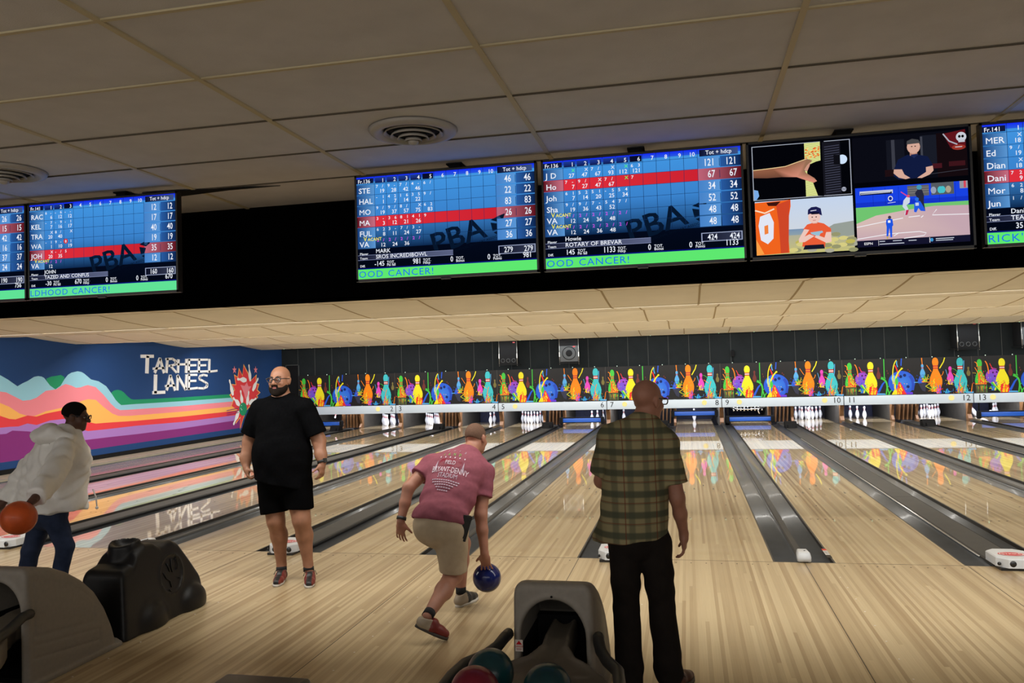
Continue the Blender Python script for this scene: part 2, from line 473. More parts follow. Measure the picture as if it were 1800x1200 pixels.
b = MB(); b.box((XL, 0.004, -0.1), (x1-0.245, 17.1, 0.028), 0); b.box((x1-0.262, 0.004, 0.028), (x1-0.245, 17.1, 0.034), 1)
tag(b.build('trim_2', [M['beige'], M['silver']]), 'beige ledge along the mural wall', kind='structure')
x14 = lane_center(14)+LANE_W/2
b = MB(); b.box((x14+0.01, 0.004, -0.1), (XR, LANE_END, 0.02), 0)
tag(b.build('trim_3', [M['beige']]), 'ledge beyond the last lane', kind='structure')

# upper ceiling over the approach
M['joint_dark'] = mat('dark_tile_joint', srgb(84, 76, 62), 0.8)
ZC = 3.11
cx0 = [0.724+1.27*(-0.6+0.9655*i)-0.001 for i in range(-11, 13)]
ry0 = [-7.758+1.27*(2.878+0.4745*i) for i in range(-12, 3)]
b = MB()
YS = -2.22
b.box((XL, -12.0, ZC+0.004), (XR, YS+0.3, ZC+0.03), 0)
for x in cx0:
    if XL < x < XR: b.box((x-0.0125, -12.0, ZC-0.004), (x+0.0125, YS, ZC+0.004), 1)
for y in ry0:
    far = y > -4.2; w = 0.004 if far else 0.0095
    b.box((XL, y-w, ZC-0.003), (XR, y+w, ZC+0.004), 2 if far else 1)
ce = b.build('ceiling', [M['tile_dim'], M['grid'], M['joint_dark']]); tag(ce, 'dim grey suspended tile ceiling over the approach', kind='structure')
# a displaced tile: dark gap by the left screen
b = MB()
b.prism([(x, y, ZC-0.007) for x, y in ((-2.86, -2.95), (-2.59, -2.93), (-2.27, -2.885), (-1.89, -2.838), (-2.27, -2.835), (-2.59, -2.79), (-2.86, -2.755))], (0, 0, 0.005))
tag(b.build('trim_4', M['matte_black']), 'dark gap where a ceiling tile has slipped', kind='structure')

# soffit
b = MB(); b.box((XL, YS, 2.382), (XR, YS+0.06, ZC+0.004), 0)
b.box((XL, YS, 2.382), (XR, YS+0.16, 2.397), 0)
tag(b.build('wall_front', M['soffit']), 'black soffit band behind the hanging screens', kind='structure')

# saw tooth ceiling over the lanes
prof = []
def sag(p, q, n=6, s=0.022):
    out = []
    for k in range(n+1):
        t = k/n; out.append((p[0]+(q[0]-p[0])*t, p[1]+(q[1]-p[1])*t - s*4*t*(1-t)*0.5))
    return out
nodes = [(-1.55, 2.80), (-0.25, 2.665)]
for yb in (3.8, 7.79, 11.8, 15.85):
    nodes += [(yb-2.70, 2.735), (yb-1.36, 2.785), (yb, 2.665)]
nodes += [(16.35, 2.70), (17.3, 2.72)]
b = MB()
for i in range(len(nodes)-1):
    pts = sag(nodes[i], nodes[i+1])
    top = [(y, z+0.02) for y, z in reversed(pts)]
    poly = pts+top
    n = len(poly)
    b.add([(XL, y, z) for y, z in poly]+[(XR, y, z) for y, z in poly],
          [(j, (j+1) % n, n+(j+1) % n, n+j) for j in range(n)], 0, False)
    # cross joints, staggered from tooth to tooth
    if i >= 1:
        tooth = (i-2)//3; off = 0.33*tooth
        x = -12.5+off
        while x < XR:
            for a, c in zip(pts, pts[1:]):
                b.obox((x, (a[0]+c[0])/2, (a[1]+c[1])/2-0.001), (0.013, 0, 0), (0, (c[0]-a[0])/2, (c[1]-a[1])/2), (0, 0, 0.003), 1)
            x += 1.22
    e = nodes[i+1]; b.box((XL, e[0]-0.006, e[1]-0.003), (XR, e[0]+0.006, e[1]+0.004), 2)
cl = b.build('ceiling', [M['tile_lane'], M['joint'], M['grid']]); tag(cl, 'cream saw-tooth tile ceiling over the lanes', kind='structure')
b = MB(); b.box((XL, -2.15, ZC-0.2), (XR, -1.4, ZC-0.16)); tag(b.build('ceiling', M['matte_black']), 'dark void above the lamp row', kind='structure')

# back wall over the masks
b = MB(); b.box((XL, 17.16, 1.70), (XR, 17.30, 2.80), 0)
x = -12.0
while x < XR:
    b.box((x-0.005, 17.153, 1.70), (x+0.005, 17.16, 2.80), 1); x += 0.61
b.box((XL, 17.16, -0.1), (-12.2, 17.3, 1.70), 0)
tag(b.build('wall_back', [M['wall_dark'], M['seam']]), 'charcoal panelled wall above the lane masks', kind='structure')
b = MB(); b.box((-12.42, 17.12, 0.02), (-11.98, 17.158, 2.15), 0)
for a, c in (((-12.9+0.46, 17.115, 0.02), (-12.42, 17.16, 2.17)), ((-11.98, 17.115, 0.02), (-11.965, 17.16, 2.17)), ((-12.44, 17.115, 2.15), (-11.965, 17.16, 2.17))): b.box(a, c, 1)
tag(b.build('door_1', [M['matte_black'], M['seam']]), 'black service door beside the masks', kind='structure')
# pit and rear
b = MB(); b.box((XL, 20.3, -0.4), (XR, 20.4, 2.2), 0); b.box((XL, 19.2, -0.4), (XR, 20.3, -0.3), 0); b.box((XL, 17.3, 2.0), (XR, 20.4, 2.1), 0)
for n in LANES: b.box((lane_center(n)-0.6, 20.1, -0.05), (lane_center(n)+0.6, 20.28, 0.42), 1)
tag(b.build('wall_back_2', [M['pit'], M['pit_blue']]), 'dark pit wall behind the pins', kind='structure')
b = MB(); b.box((XR, -12, -0.1), (XR+0.1, 20.4, 3.2)); tag(b.build('wall_right', M['navy_plain']), 'blue painted side wall past the last lane', kind='structure')

# mural wall
NAVY = srgb(36, 68, 120); GREEN = srgb(38, 146, 104); LBLUE = srgb(146, 200, 222); PINK = srgb(232, 136, 150)
ORANGE = srgb(244, 180, 98); REDM = srgb(222, 66, 74); LAV = srgb(166, 122, 196); PURP = srgb(130, 50, 122); WHITE = srgb(236, 238, 242)
green1 = [(6.93, 1.911), (7.08, 1.957), (7.2, 1.965), (7.34, 1.986), (7.45, 1.935), (7.38, 1.787), (7.18, 1.678), (7.0, 1.72)]
green2 = [(8.86, 1.45), (8.92, 1.551), (9.0, 1.592), (9.13, 1.605), (9.25, 1.58), (9.34, 1.536), (9.45, 1.45), (9.53, 1.4), (9.6, 1.36), (9.69, 1.344), (10.38, 1.333), (11.64, 1.319), (14.3, 1.314)]
lblue = [(5.75, 2.003), (5.93, 1.915), (6.17, 1.771), (6.3, 1.83), (6.43, 1.874), (6.6, 1.955), (6.71, 1.97), (6.8, 1.96), (6.87, 1.929), (7.03, 1.763), (7.18, 1.678), (7.33, 1.755), (7.45, 1.902), (7.55, 1.99), (7.65, 2.032), (7.83, 2.061), (7.95, 2.045), (8.04, 2.004), (8.25, 1.869), (8.49, 1.822), (8.74, 1.699), (8.94, 1.496), (9.05, 1.37), (9.15, 1.289), (9.25, 1.232), (9.69, 1.233), (11.64, 1.217), (14.3, 1.21)]
pink = [(5.75, 1.678), (5.89, 1.658), (6.11, 1.558), (6.3, 1.472), (6.5, 1.479), (6.66, 1.52), (6.91, 1.654), (7.2, 1.677), (7.35, 1.745), (7.47, 1.785), (7.64, 1.747), (7.78, 1.692), (7.92, 1.698), (8.05, 1.73), (8.15, 1.743), (8.39, 1.691), (8.64, 1.508), (8.89, 1.283), (9.05, 1.17), (9.2, 1.115), (9.46, 1.107), (11.64, 1.087), (14.3, 1.095)]
orange = [(5.74, 1.453), (5.96, 1.366), (6.22, 1.213), (6.42, 1.155), (6.61, 1.142), (6.9, 1.22), (7.33, 1.268), (7.77, 1.338), (7.96, 1.397), (8.15, 1.423), (8.39, 1.395), (8.63, 1.225), (8.93, 1.048), (9.14, 0.981), (9.52, 0.957), (11.63, 0.936), (14.3, 0.946)]
redb = [(5.74, 1.198), (5.96, 1.123), (6.11, 1.104), (6.42, 1.164), (6.65, 1.124), (6.9, 1.172), (7.33, 1.212), (7.64, 1.211), (7.95, 1.023), (8.14, 0.907), (8.38, 0.852), (8.73, 0.848), (9.79, 0.82), (11.63, 0.802), (14.3, 0.807)]
lav = [(5.74, 0.964), (5.96, 0.965), (6.18, 0.954), (6.41, 0.999), (6.65, 0.95), (7.02, 1.019), (7.41, 1.025), (7.77, 0.967), (8.04, 0.726), (8.13, 0.702), (8.72, 0.696), (9.79, 0.697), (11.63, 0.659), (14.3, 0.677)]
purple = [(5.74, 0.833), (5.88, 0.832), (6.03, 0.884), (6.41, 0.837), (6.53, 0.818), (6.81, 0.89), (7.06, 0.909), (7.41, 0.903), (7.76, 0.732), (7.94, 0.53), (8.04, 0.508), (8.72, 0.505), (9.78, 0.491), (11.62, 0.488), (14.6, 0.522)]
navyb = [(5.0, 0.286), (16.0, 0.266)]
F = Flat(eps=0.0008)
def wp(y, z): return (y, -z)
F.poly([wp(-12, -0.05), wp(17.3, -0.05), wp(17.3, 3.2), wp(-12, 3.2)], NAVY)
def band(top, bottom, col):
    f = top[0][1]
    pts = [(2.0, f-0.1), (3.6, f-0.22), (4.8, f+0.05)]+top
    ye = top[-1][0]
    F.poly([wp(*p) for p in pts]+[wp(ye, bottom), wp(2.0, bottom)], col)
F.poly([wp(*p) for p in green1], GREEN)
F.poly([wp(*p) for p in green2]+[wp(14.3, 1.0), wp(8.86, 1.0)], GREEN)
for tp, c in ((lblue, LBLUE), (pink, PINK), (orange, ORANGE), (redb, REDM), (lav, LAV), (purple, PURP)): band(tp, 0.27, c)
F.rect(1.5, -0.275, 17.3, 0.05, NAVY)
# burst of pins at the far end
star = [(14.75, 2.155), (14.99, 1.9), (15.05, 1.734), (15.16, 1.684), (15.46, 1.846), (15.43, 1.583), (15.6, 1.559), (15.49, 1.39), (15.66, 1.299), (15.46, 1.211), (15.53, 1.172), (15.23, 1.019), (14.86, 0.802), (14.68, 0.581), (14.5, 0.294), (14.51, 0.615), (14.27, 0.459), (14.35, 0.831), (14.04, 0.962), (14.17, 1.137), (13.99, 1.292), (14.24, 1.43), (14.1, 1.594), (14.31, 1.577), (14.24, 1.864), (14.42, 1.793), (14.5, 2.045), (14.68, 1.834)]
cy_, cz_ = 14.75, 1.25
F.poly([wp(cy_+(y-cy_)*1.07, cz_+(z-cz_)*1.07) for y, z in star], ORANGE)
F.poly([wp(y, z) for y, z in star], REDM)
F.poly([wp(*p) for p in [(14.92, 1.655), (15.0, 1.523), (15.18, 1.518), (15.04, 1.404), (15.06, 1.262), (14.81, 1.132), (14.75, 1.297), (14.67, 1.417), (14.54, 1.582), (14.78, 1.541)]], PINK)
def flat_pin(p, q, w, col=WHITE):
    """p = head end, q = foot end"""
    p = Vector(wp(*p)); q = Vector(wp(*q)); d = q-p; nrm = Vector((-d.y, d.x)).normalized()
    prof = [(0, .0), (.02, .3), (.08, .47), (.15, .47), (.22, .36), (.28, .34), (.4, .55), (.55, .9), (.66, 1), (.8, .86), (.93, .6), (1, .45)]
    L = [p+d*t+nrm*(w*r/2) for t, r in prof]; R = [p+d*t-nrm*(w*r/2) for t, r in reversed(prof)]
    F.poly([(v.x, v.y) for v in L+R], col)
for p, q in (((13.94, 1.756), (14.13, 1.275)), ((15.05, 2.206), (15.12, 1.674)), ((15.6, 1.771), (15.24, 1.374)), ((14.36, 1.759), (14.9, 1.714)), ((14.54, 1.421), (14.63, 1.0)), ((15.02, 1.382), (14.89, 0.95)), ((14.11, 1.208), (14.48, 0.962)), ((14.1, 0.392), (14.43, 0.781)), ((15.45, 1.129), (15.0, 0.98))): flat_pin(p, q, 0.17)
F.disc(14.66, -0.835, 0.22, 0.20, GREEN, 24)
for dy, dz in ((-.03, .09), (-.06, 0), (-.02, -.04)): F.disc(14.6+dy, -(0.86+dz), 0.018, 0.018, WHITE, 8)
for cy, cz in ((14.21, 2.036), (15.43, 2.026)):
    F.poly([(cy+(0.13 if k % 2 == 0 else 0.05)*math.sin(k*math.pi/5), -cz-(0.13 if k % 2 == 0 else 0.05)*math.cos(k*math.pi/5)) for k in range(10)], PINK)
for z in (0.86, 0.79, 0.73): F.line([wp(13.75, z-0.02), wp(14.4, z+0.02)], 0.02, PURP)
wl = F.mesh('wall_left', (XL, 0, 0), (0, 1, 0), (0, 0, -1), (1, 0, 0))
tag(link_mesh('wall_left', wl, M['paint']), 'navy side wall painted with a mural of rainbow hills and a burst of pins', kind='structure')
b = MB(); b.box((XL-0.1, -12, -0.1), (XL-0.002, 17.3, 3.2)); tag(b.build('wall_left_2', M['navy_plain']), 'body of the mural wall', kind='structure')
b = MB(); b.box((XL, 0, 0.028), (XL+0.035, 17.1, 0.125)); tag(b.build('baseboard_left', M['matte_black']), 'black baseboard under the mural', kind='structure')
# raised white lettering
LET = {'T': [[(9.98, 2.413), (10.45, 2.417)], [(10.22, 2.415), (10.19, 1.993)]], 'A': [[(10.5, 1.999), (10.71, 2.36), (10.87, 1.995)], [(10.44, 2.101), (10.86, 2.114)]], 'R': [[(11.02, 2.361), (10.97, 1.994)], [(10.96, 2.347), (11.23, 2.357), (11.36, 2.30), (11.39, 2.25), (11.33, 2.2), (11.16, 2.176), (11.03, 2.168)], [(11.14, 2.172), (11.38, 1.999)]], 'H': [[(11.49, 2.333), (11.46, 1.988)], [(11.84, 2.345), (11.81, 1.984)], [(11.42, 2.207), (11.84, 2.211)]], 'E': [[(11.96, 2.346), (11.93, 1.993)], [(11.91, 2.335), (12.34, 2.337)], [(11.94, 2.18), (12.27, 2.185)], [(11.9, 2.008), (12.33, 2.016)]], 'E2': [[(12.43, 2.348), (12.4, 1.988)], [(12.38, 2.337), (12.83, 2.339)], [(12.41, 2.178), (12.74, 2.184)], [(12.37, 2.003), (12.82, 2.011)]], 'L': [[(12.93, 2.35), (12.9, 1.982)], [(12.84, 1.994), (13.3, 2.022)]], 'L2': [[(10.53, 1.94), (10.5, 1.475)], [(10.41, 1.488), (10.89, 1.485)]], 'A2': [[(10.97, 1.538), (11.13, 1.912), (11.32, 1.526)], [(10.92, 1.642), (11.29, 1.652)]], 'N': [[(11.44, 1.907), (11.42, 1.523)], [(11.44, 1.907), (11.78, 1.531)], [(11.83, 1.922), (11.79, 1.521)]], 'E3': [[(11.95, 1.93), (11.92, 1.527)], [(11.9, 1.921), (12.31, 1.915)], [(11.93, 1.755), (12.26, 1.752)], [(11.89, 1.538), (12.32, 1.552)]], 'S': [[(12.8, 1.886), (12.62, 1.91), (12.48, 1.89), (12.42, 1.84), (12.45, 1.786), (12.65, 1.718), (12.78, 1.67), (12.8, 1.62), (12.76, 1.565), (12.61, 1.531), (12.37, 1.544)]]}
root = thing('wall_sign', 'white cut-out lettering of the bowling centre name on the navy mural wall', 'sign', (XL, 11.6, 1.9))
M['letter'] = mat('letter_white', srgb(236, 238, 242), 0.5)
for key, strokes in LET.items():
    b = MB(); big = key in ('T', 'L2')
    for st in strokes:
        for a, c in zip(st, st[1:]):
            a = Vector((0, a[0], a[1])); c = Vector((0, c[0], c[1])); d = (c-a).normalized()
            hor = abs(d.y) > abs(d.z)
            w = 0.030 if hor else 0.041
            if big: w *= 1.35
            e = 0.010
            side = d.cross(Vector((1, 0, 0)))
            mid = (a+c)/2-Vector((0, 11.6, 1.9))
            b.obox(mid+Vector((0.013, 0, 0)), (0.012, 0, 0), d*((c-a).length/2+e), side*w, 0)
    b.build('letter', M['letter'], root)

# ============================================================ MASKS, PINS, MACHINES
YM, MZ0, MZ1 = 17.0, 0.493, 1.796
STRIP_H = 0.27
def art_flat():
    """splash picture, laid out on a 1740 x 600 grid (u right, v down)"""
    F = Flat(eps=0.00005); rnd = random.Random(11)
    BK = srgb(34, 33, 34)
    F.rect(-30, -5, 1745, 600, BK)
    C = dict(g=srgb(70, 196, 70), y=srgb(238, 226, 40), o=srgb(250, 136, 20), c=srgb(64, 190, 200), m=srgb(226, 72, 190), r=srgb(230, 50, 50),
             b=srgb(40, 90, 214), p=srgb(150, 72, 200), w=srgb(235, 225, 220), lb=srgb(90, 170, 230), br=srgb(110, 50, 44), st=srgb(196, 60, 56))
    prof = [(0, .0), (.015, .22), (.05, .40), (.12, .50), (.17, .49), (.24, .38), (.30, .34), (.38, .42), (.5, .72), (.6, .93), (.68, 1), (.78, .95), (.9, .72), (1, .5)]
    def pin(cx, y0, y1, w, col, stripes=None, mid=None):
        H = y1-y0
        L = [(cx-w*r*.58, y0+H*t) for t, r in prof]; R = [(cx+w*r*.58, y0+H*t) for t, r in reversed(prof)]
        F.poly(L+R, col)
        if stripes:
            for t0, t1, cc in ((.235, .27, stripes), (.27, .30, mid or col), (.30, .335, stripes)):
                F.poly([(cx-w*.225, y0+H*t0), (cx+w*.225, y0+H*t0), (cx+w*.22, y0+H*t1), (cx-w*.22, y0+H*t1)], cc)
    def drip(pts, w, col, taper=1.0): F.line(pts, w, col, taper)
    def curve(p0, p1, p2, n=10):
        return [((1-t)**2*p0[0]+2*t*(1-t)*p1[0]+t*t*p2[0], (1-t)**2*p0[1]+2*t*(1-t)*p1[1]+t*t*p2[1]) for t in (k/n for k in range(n+1))]
    def splash(cx, cy, n, cols, spread, up, w=9):
        for _ in range(n):
            a = rnd.uniform(-math.pi*.95, -math.pi*.05); L = rnd.uniform(.3, 1)*up
            x1 = cx+math.cos(a)*spread*rnd.uniform(.3, 1); y1 = cy+math.sin(a)*L
            x0 = cx+rnd.uniform(-.4, .4)*spread
            drip(curve((x0, cy), ((x0+x1)/2+rnd.uniform(-20, 20), min(cy, y1)-rnd.uniform(-10, 40)), (x1, y1)), w*rnd.uniform(.6, 1.6), C[rnd.choice(cols)], rnd.uniform(.3, .9))
        for _ in range(n):
            r = rnd.uniform(2, 7); F.disc(cx+rnd.uniform(-1.2, 1.2)*spread, cy-rnd.uniform(0, 1.1)*up, r, r*rnd.uniform(.8, 1.6), C[rnd.choice(cols)], 7)
    # far small pins
    pin(470, 135, 330, 50, C['br']); pin(1080, 100, 330, 62, C['lb'], C['st']); pin(1700, 165, 315, 45, srgb(120, 110, 60))
    drip([(1075, 0), (1080, 110)], 14, C['o'], .6)
    # purple ball
    F.disc(240, 335, 100, 120, C['p'], 30); F.disc(215, 360, 60, 80, srgb(120, 80, 210), 20)
    for u, v in ((240, 270), (290, 265), (262, 330)): F.disc(u, v, 13, 15, srgb(60, 20, 80), 10)
    # green pin and its puddle
    pin(65, 45, 560, 118, C['g'], srgb(190, 90, 50)); F.rect(0, 440, 150, 458, C['o']); F.poly([(10, 458), (150, 458), (160, 596), (0, 596)], srgb(74, 70, 54))
    for _ in range(26):
        x = rnd.uniform(5, 150); drip([(x, rnd.uniform(470, 500)), (x+rnd.uniform(-8, 8), rnd.uniform(520, 594))], 5, rnd.choice([C['g'], C['o'], C['br'], srgb(120, 120, 80)]), .5)
    splash(70, 450, 26, 'yogr', 95, 210, 10); splash(110, 450, 14, 'ry', 60, 120)
    drip(curve((0, 90), (40, 100), (30, 170)), 11, C['o']); drip(curve((0, 180), (30, 240), (60, 330)), 9, C['o']); drip(curve((180, 290), (180, 130), (140, 80)), 13, C['o'])
    drip([(200, 120), (240, 220)], 9, C['r']); drip([(215, 190), (290, 215)], 7, C['m'])
    # yellow pin
    pin(360, 40, 570, 150, C['y'], C['st'], C['w'])
    splash(240, 560, 20, 'gycb', 90, 200, 11); splash(375, 590, 34, 'roy', 60, 200, 16)
    F.poly([(320, 596), (340, 470), (370, 440), (400, 500), (440, 460), (450, 596)], C['r']); splash(390, 590, 16, 'oyr', 55, 170, 12)
    drip([(210, 430), (330, 585)], 26, C['g'], .5); drip([(230, 420), (320, 570)], 12, C['y'], .5)
    # blue arm and green figure
    drip([(455, 560), (520, 420), (560, 370)], 34, C['b'], .5); F.poly([(440, 570), (550, 575), (560, 596), (430, 596)], C['lb'])
    drip([(550, 0), (548, 300), (560, 330)], 13, C['g']); drip(curve((500, 320), (590, 350), (580, 480)), 30, C['g'], .7); drip([(580, 470), (565, 596)], 17, C['g']); drip([(580, 470), (612, 596)], 17, C['g'])
    drip([(500, 300), (545, 315)], 9, C['g']); drip([(580, 480), (680, 380)], 10, C['g'])
    # big blue ball
    F.poly([(785, 400)]+[(785+185*math.cos(math.radians(a)), 400+195*math.sin(math.radians(a))) for a in range(0, 361, 10)], [srgb(60, 130, 228)]+[C['b']]*37)
    F.disc(680, 330, 38, 55, srgb(110, 180, 240), 18)
    for u, v in ((830, 280), (870, 470), (775, 300)): F.disc(u, v, 22, 26, srgb(14, 34, 100), 14)
    drip(curve((900, 290), (965, 380), (930, 530)), 44, srgb(38, 74, 190), .8)
    drip(curve((670, 420), (650, 120), (725, 25)), 14, C['y']); drip(curve((730, 40), (720, 80), (740, 140)), 14, C['lb']); drip(curve((700, 110), (740, 200), (745, 300)), 18, C['r'])
    drip(curve((690, 500), (690, 250), (800, 165)), 24, C['y'], .8); drip([(795, 0), (785, 120)], 15, C['b']); F.disc(795, 165, 16, 14, C['y'], 10)
    F.poly([(700, 596), (735, 430), (750, 380), (775, 420), (830, 560), (850, 596)], C['r']); F.poly([(640, 596), (690, 500), (720, 540), (715, 596)], C['y']); F.poly([(765, 400), (800, 440), (850, 560), (930, 560), (935, 596), (850, 596)], srgb(100, 60, 214))
    splash(760, 590, 18, 'ryo', 90, 170, 12); F.disc(715, 380, 22, 60, C['g'], 14); drip([(590, 600), (640, 520)], 14, C['g'])
    for u, v in ((590, 200), (600, 240), (880, 190), (900, 215)): F.disc(u, v, 8, 14, C['br'], 8)
    # blue splash and horizon line
    F.rect(955, 395, 1090, 408, C['lb']); splash(1040, 420, 24, 'b', 50, 130, 9); splash(1110, 400, 18, 'oyg', 60, 120, 8); F.rect(1060, 396, 1210, 404, C['o'])
    F.poly([(1010, 420), (1120, 410), (1105, 560), (1060, 540)], srgb(52, 54, 74))
    drip(curve((1110, 470), (1170, 520), (1220, 520)), 9, srgb(170, 200, 40)); drip(curve((1200, 400), (1150, 440), (1110, 470)), 7, C['y'])
    # orange pin
    pin(1255, -2, 560, 148, C['o'], C['st']); splash(1215, 560, 30, 'yog', 70, 230, 11); splash(1290, 590, 24, 'rmob', 70, 150, 13)
    drip([(1310, 180), (1365, 75), (1385, 5)], 15, C['y']); drip([(1135, 120), (1195, 230)], 9, C['o']); drip(curve((1330, 300), (1360, 260), (1358, 230)), 9, C['o'])
    # magenta pin, cyan pin
    pin(1450, 150, 430, 78, C['m'], srgb(180, 50, 120)); splash(1450, 450, 18, 'yomb', 60, 110, 8); drip([(1390, 200), (1420, 330)], 7, C['lb'])
    pin(1585, 10, 590, 152, C['c'], C['st'], C['w']); drip(curve((1480, 190), (1540, 200), (1560, 290)), 7, C['g']); drip([(1490, 270), (1560, 330)], 8, C['o']); drip(curve((1640, 60), (1640, 150), (1625, 250)), 10, C['lb'])
    splash(1575, 590, 26, 'yobg', 90, 190, 10); splash(1400, 590, 16, 'bc', 70, 70, 9); F.poly([(1640, 565), (1750, 572), (1750, 596), (1650, 596)], C['lb']); splash(1660, 580, 10, 'bc', 40, 80, 8)
    drip(curve((1570, 560), (1560, 400), (1600, 300)), 10, C['o']); drip([(1600, 590), (1640, 420)], 8, srgb(30, 110, 130)); drip([(1720, 580), (1740, 440)], 11, C['o'], .6)
    return F
AF = art_flat()
PW = PITCH-0.02
art_me = AF.mesh('art_panel', (-PW/2, 0, (MZ1-MZ0)), (PW/1775.0, 0, 0), (0, 0, -(MZ1-MZ0-STRIP_H)/605.0), (0, -1, 0))
for v in art_me.vertices: v.co.x += PW*30/1775.0; v.co.z -= 0.012
art_me.materials.append(M['print'])
INK = srgb(24, 24, 26)
def mask(k, lamps):
    a, c = 7+2*k, 8+2*k
    t = thing('masking_unit', f'black masking panel with colourful paint-splash pins over lanes {NW[a]} and {NW[c]}', 'masking panel', (k*PITCH, YM, MZ0), group='paint-splash masking panels')
    b = MB(); b.box((-PITCH/2+0.006, 0.004, STRIP_H-0.005), (PITCH/2-0.006, 0.05, MZ1-MZ0), 0); b.box((PITCH/2-0.02, -0.012, 0.0), (PITCH/2+0.004, 0.05, MZ1-MZ0), 1)
    b.build('panel', [M['matte_black'], M['line']], t)
    o = bpy.data.objects.new('art_panel', art_me); COL.objects.link(o); o.parent = t
    b = MB(); b.rbox((-PW/2, -0.03, 0.0), (PW/2, 0.05, STRIP_H-0.012), 0.01); st = b.build('number_strip', M['white_strip'], t)
    F = Flat(eps=0.0006); h = 0.155
    F.text(str(a), -PITCH/2+0.10, -0.07, h, INK, 'l', 0); F.text(str(c), PITCH/2-0.08, -0.07, h, INK, 'r', 0)
    link_mesh('lane_number', F.mesh('lane_number', (0, -0.031, 0), (1, 0, 0), (0, 0, 1), (0, -1, 0)) if False else F.mesh('lane_number', (0, -0.031, 0), (1, 0, 0), (0, 0, -1), (0, -1, 0)), M['print'], st)
    for lx, one in lamps:
        b = MB(); b.cyl((lx, -0.034, STRIP_H*0.56), (lx, -0.046, STRIP_H*0.56), 0.072, seg=24); lo = b.build('indicator_lamp', M['lamp_amber'], st, 'glowing amber indicator lamp')
    # small bulbs along the top edge
    for i in range(5):
        b = MB(); b.sphere((-PITCH/2+0.35+i*0.68, -0.01, MZ1-MZ0+0.012), 0.014, 8, 6); b.build('top_light', M['led_dim'], t, 'tiny pale light on the top edge')
M['led_dim'] = emis('small_bulb_glow', srgb(220, 240, 220), 1.2)
LAMPS = {-3: [(1.10, 0)], -2: [], -1: [(-1.16, 1)], 0: [(-1.16, 0), (1.2, 0)], 1: [(-1.2, 1), (1.18, 0)], 2: [(1.13, 1)], 3: [(-1.22, 1)]}
for k in range(-3, 4): mask(k, LAMPS[k])

# pins
PROF = [(0.0258, 0), (0.029, 0.008), (0.0354, 0.0191), (0.0452, 0.0572), (0.0564, 0.0857), (0.0605, 0.1143), (0.0577, 0.149), (0.050, 0.184), (0.0378, 0.2207), (0.0249, 0.254), (0.0240, 0.262), (0.0234, 0.2705), (0.0228, 0.278), (0.0226, 0.2857), (0.0231, 0.294), (0.0245, 0.3020), (0.0283, 0.322), (0.0323, 0.343), (0.030, 0.362), (0.022, 0.375), (0.010, 0.3805), (0.001, 0.381)]
mt = [1 if (0.2540 <= PROF[i][1] < 0.266 or 0.2830 <= PROF[i][1] < 0.298) else 0 for i in range(len(PROF)-1)]
b = MB(); b.lathe(PROF, (0, 0, 0), 20, 0, mt); pin_me = b.mesh('bowling_pin')
pin_me.materials.append(M['pin']); pin_me.materials.append(M['pin_red'])
RACK = [(0, 0)]+[(s*.1524, .264) for s in (-1, 1)]+[(s, .528) for s in (-.3048, 0, .3048)]+[(s, .792) for s in (-.4572, -.1524, .1524, .4572)]
def pin(n, i, label, grp, rot=None, loc=None):
    o = bpy.data.objects.new('bowling_pin', pin_me); COL.objects.link(o)
    o.location = loc if loc else (lane_center(n)+RACK[i-1][0], 18.288+RACK[i-1][1], 0.0)
    if rot: o.rotation_euler = rot
    tag(o, label, 'bowling pin', grp)
PLACE = {1: 'head pin at the front', 2: 'second row, left', 3: 'second row, right', 4: 'third row, left', 5: 'third row, middle', 6: 'third row, right', 7: 'back row, far left', 8: 'back row, left of middle', 9: 'back row, right of middle', 10: 'back row, far right'}
for n in (2, 3, 5, 10, 12):
    for i in range(1, 11): pin(n, i, f'white pin of the full rack on lane {NW[n]}, {PLACE[i]}', f'full rack of pins on lane {NW[n]}')
for n, L in {4: ((3, 'left one of the two pins left standing on lane four'), (9, 'right one of the two pins left standing on lane four')),
             6: ((3, 'leftmost of three pins above the blue sweep bar on lane six'), (6, 'middle of three pins above the blue sweep bar on lane six'), (10, 'rightmost of three pins above the blue sweep bar on lane six')),
             7: ((7, 'lone pin left of the plaid shirted man on lane seven'),), 8: ((5, 'single pin standing in the middle of lane eight'),),
             11: ((4, 'leftmost of three pins standing on lane eleven'), (2, 'middle of three pins standing on lane eleven'), (1, 'rightmost of three pins standing on lane eleven')),
             13: ((6, 'left of two touching pins standing on lane thirteen'), (10, 'right of two touching pins standing on lane thirteen'))}.items():
    for i, lab in L: pin(n, i, lab, f'pins left on lane {NW[n]}')
c13 = lane_center(13)
pin(13, 0, 'tilted pin leaning left behind the sweep bar on lane thirteen', 'pins left on lane thirteen', (0.1, -0.42, 0), (c13-0.27, 18.55, 0.022))
pin(13, 0, 'fallen pin lying on its side on lane thirteen', 'pins left on lane thirteen', (0, 1.25, 0.3), (c13-0.22, 18.35, 0.055))
c1 = lane_center(1)
pin(1, 0, 'pin held upside down above the sweep bar on lane one', 'pins left on lane one', (math.pi-0.25, 0.15, 0), (c1-0.02, 18.3, 0.66))

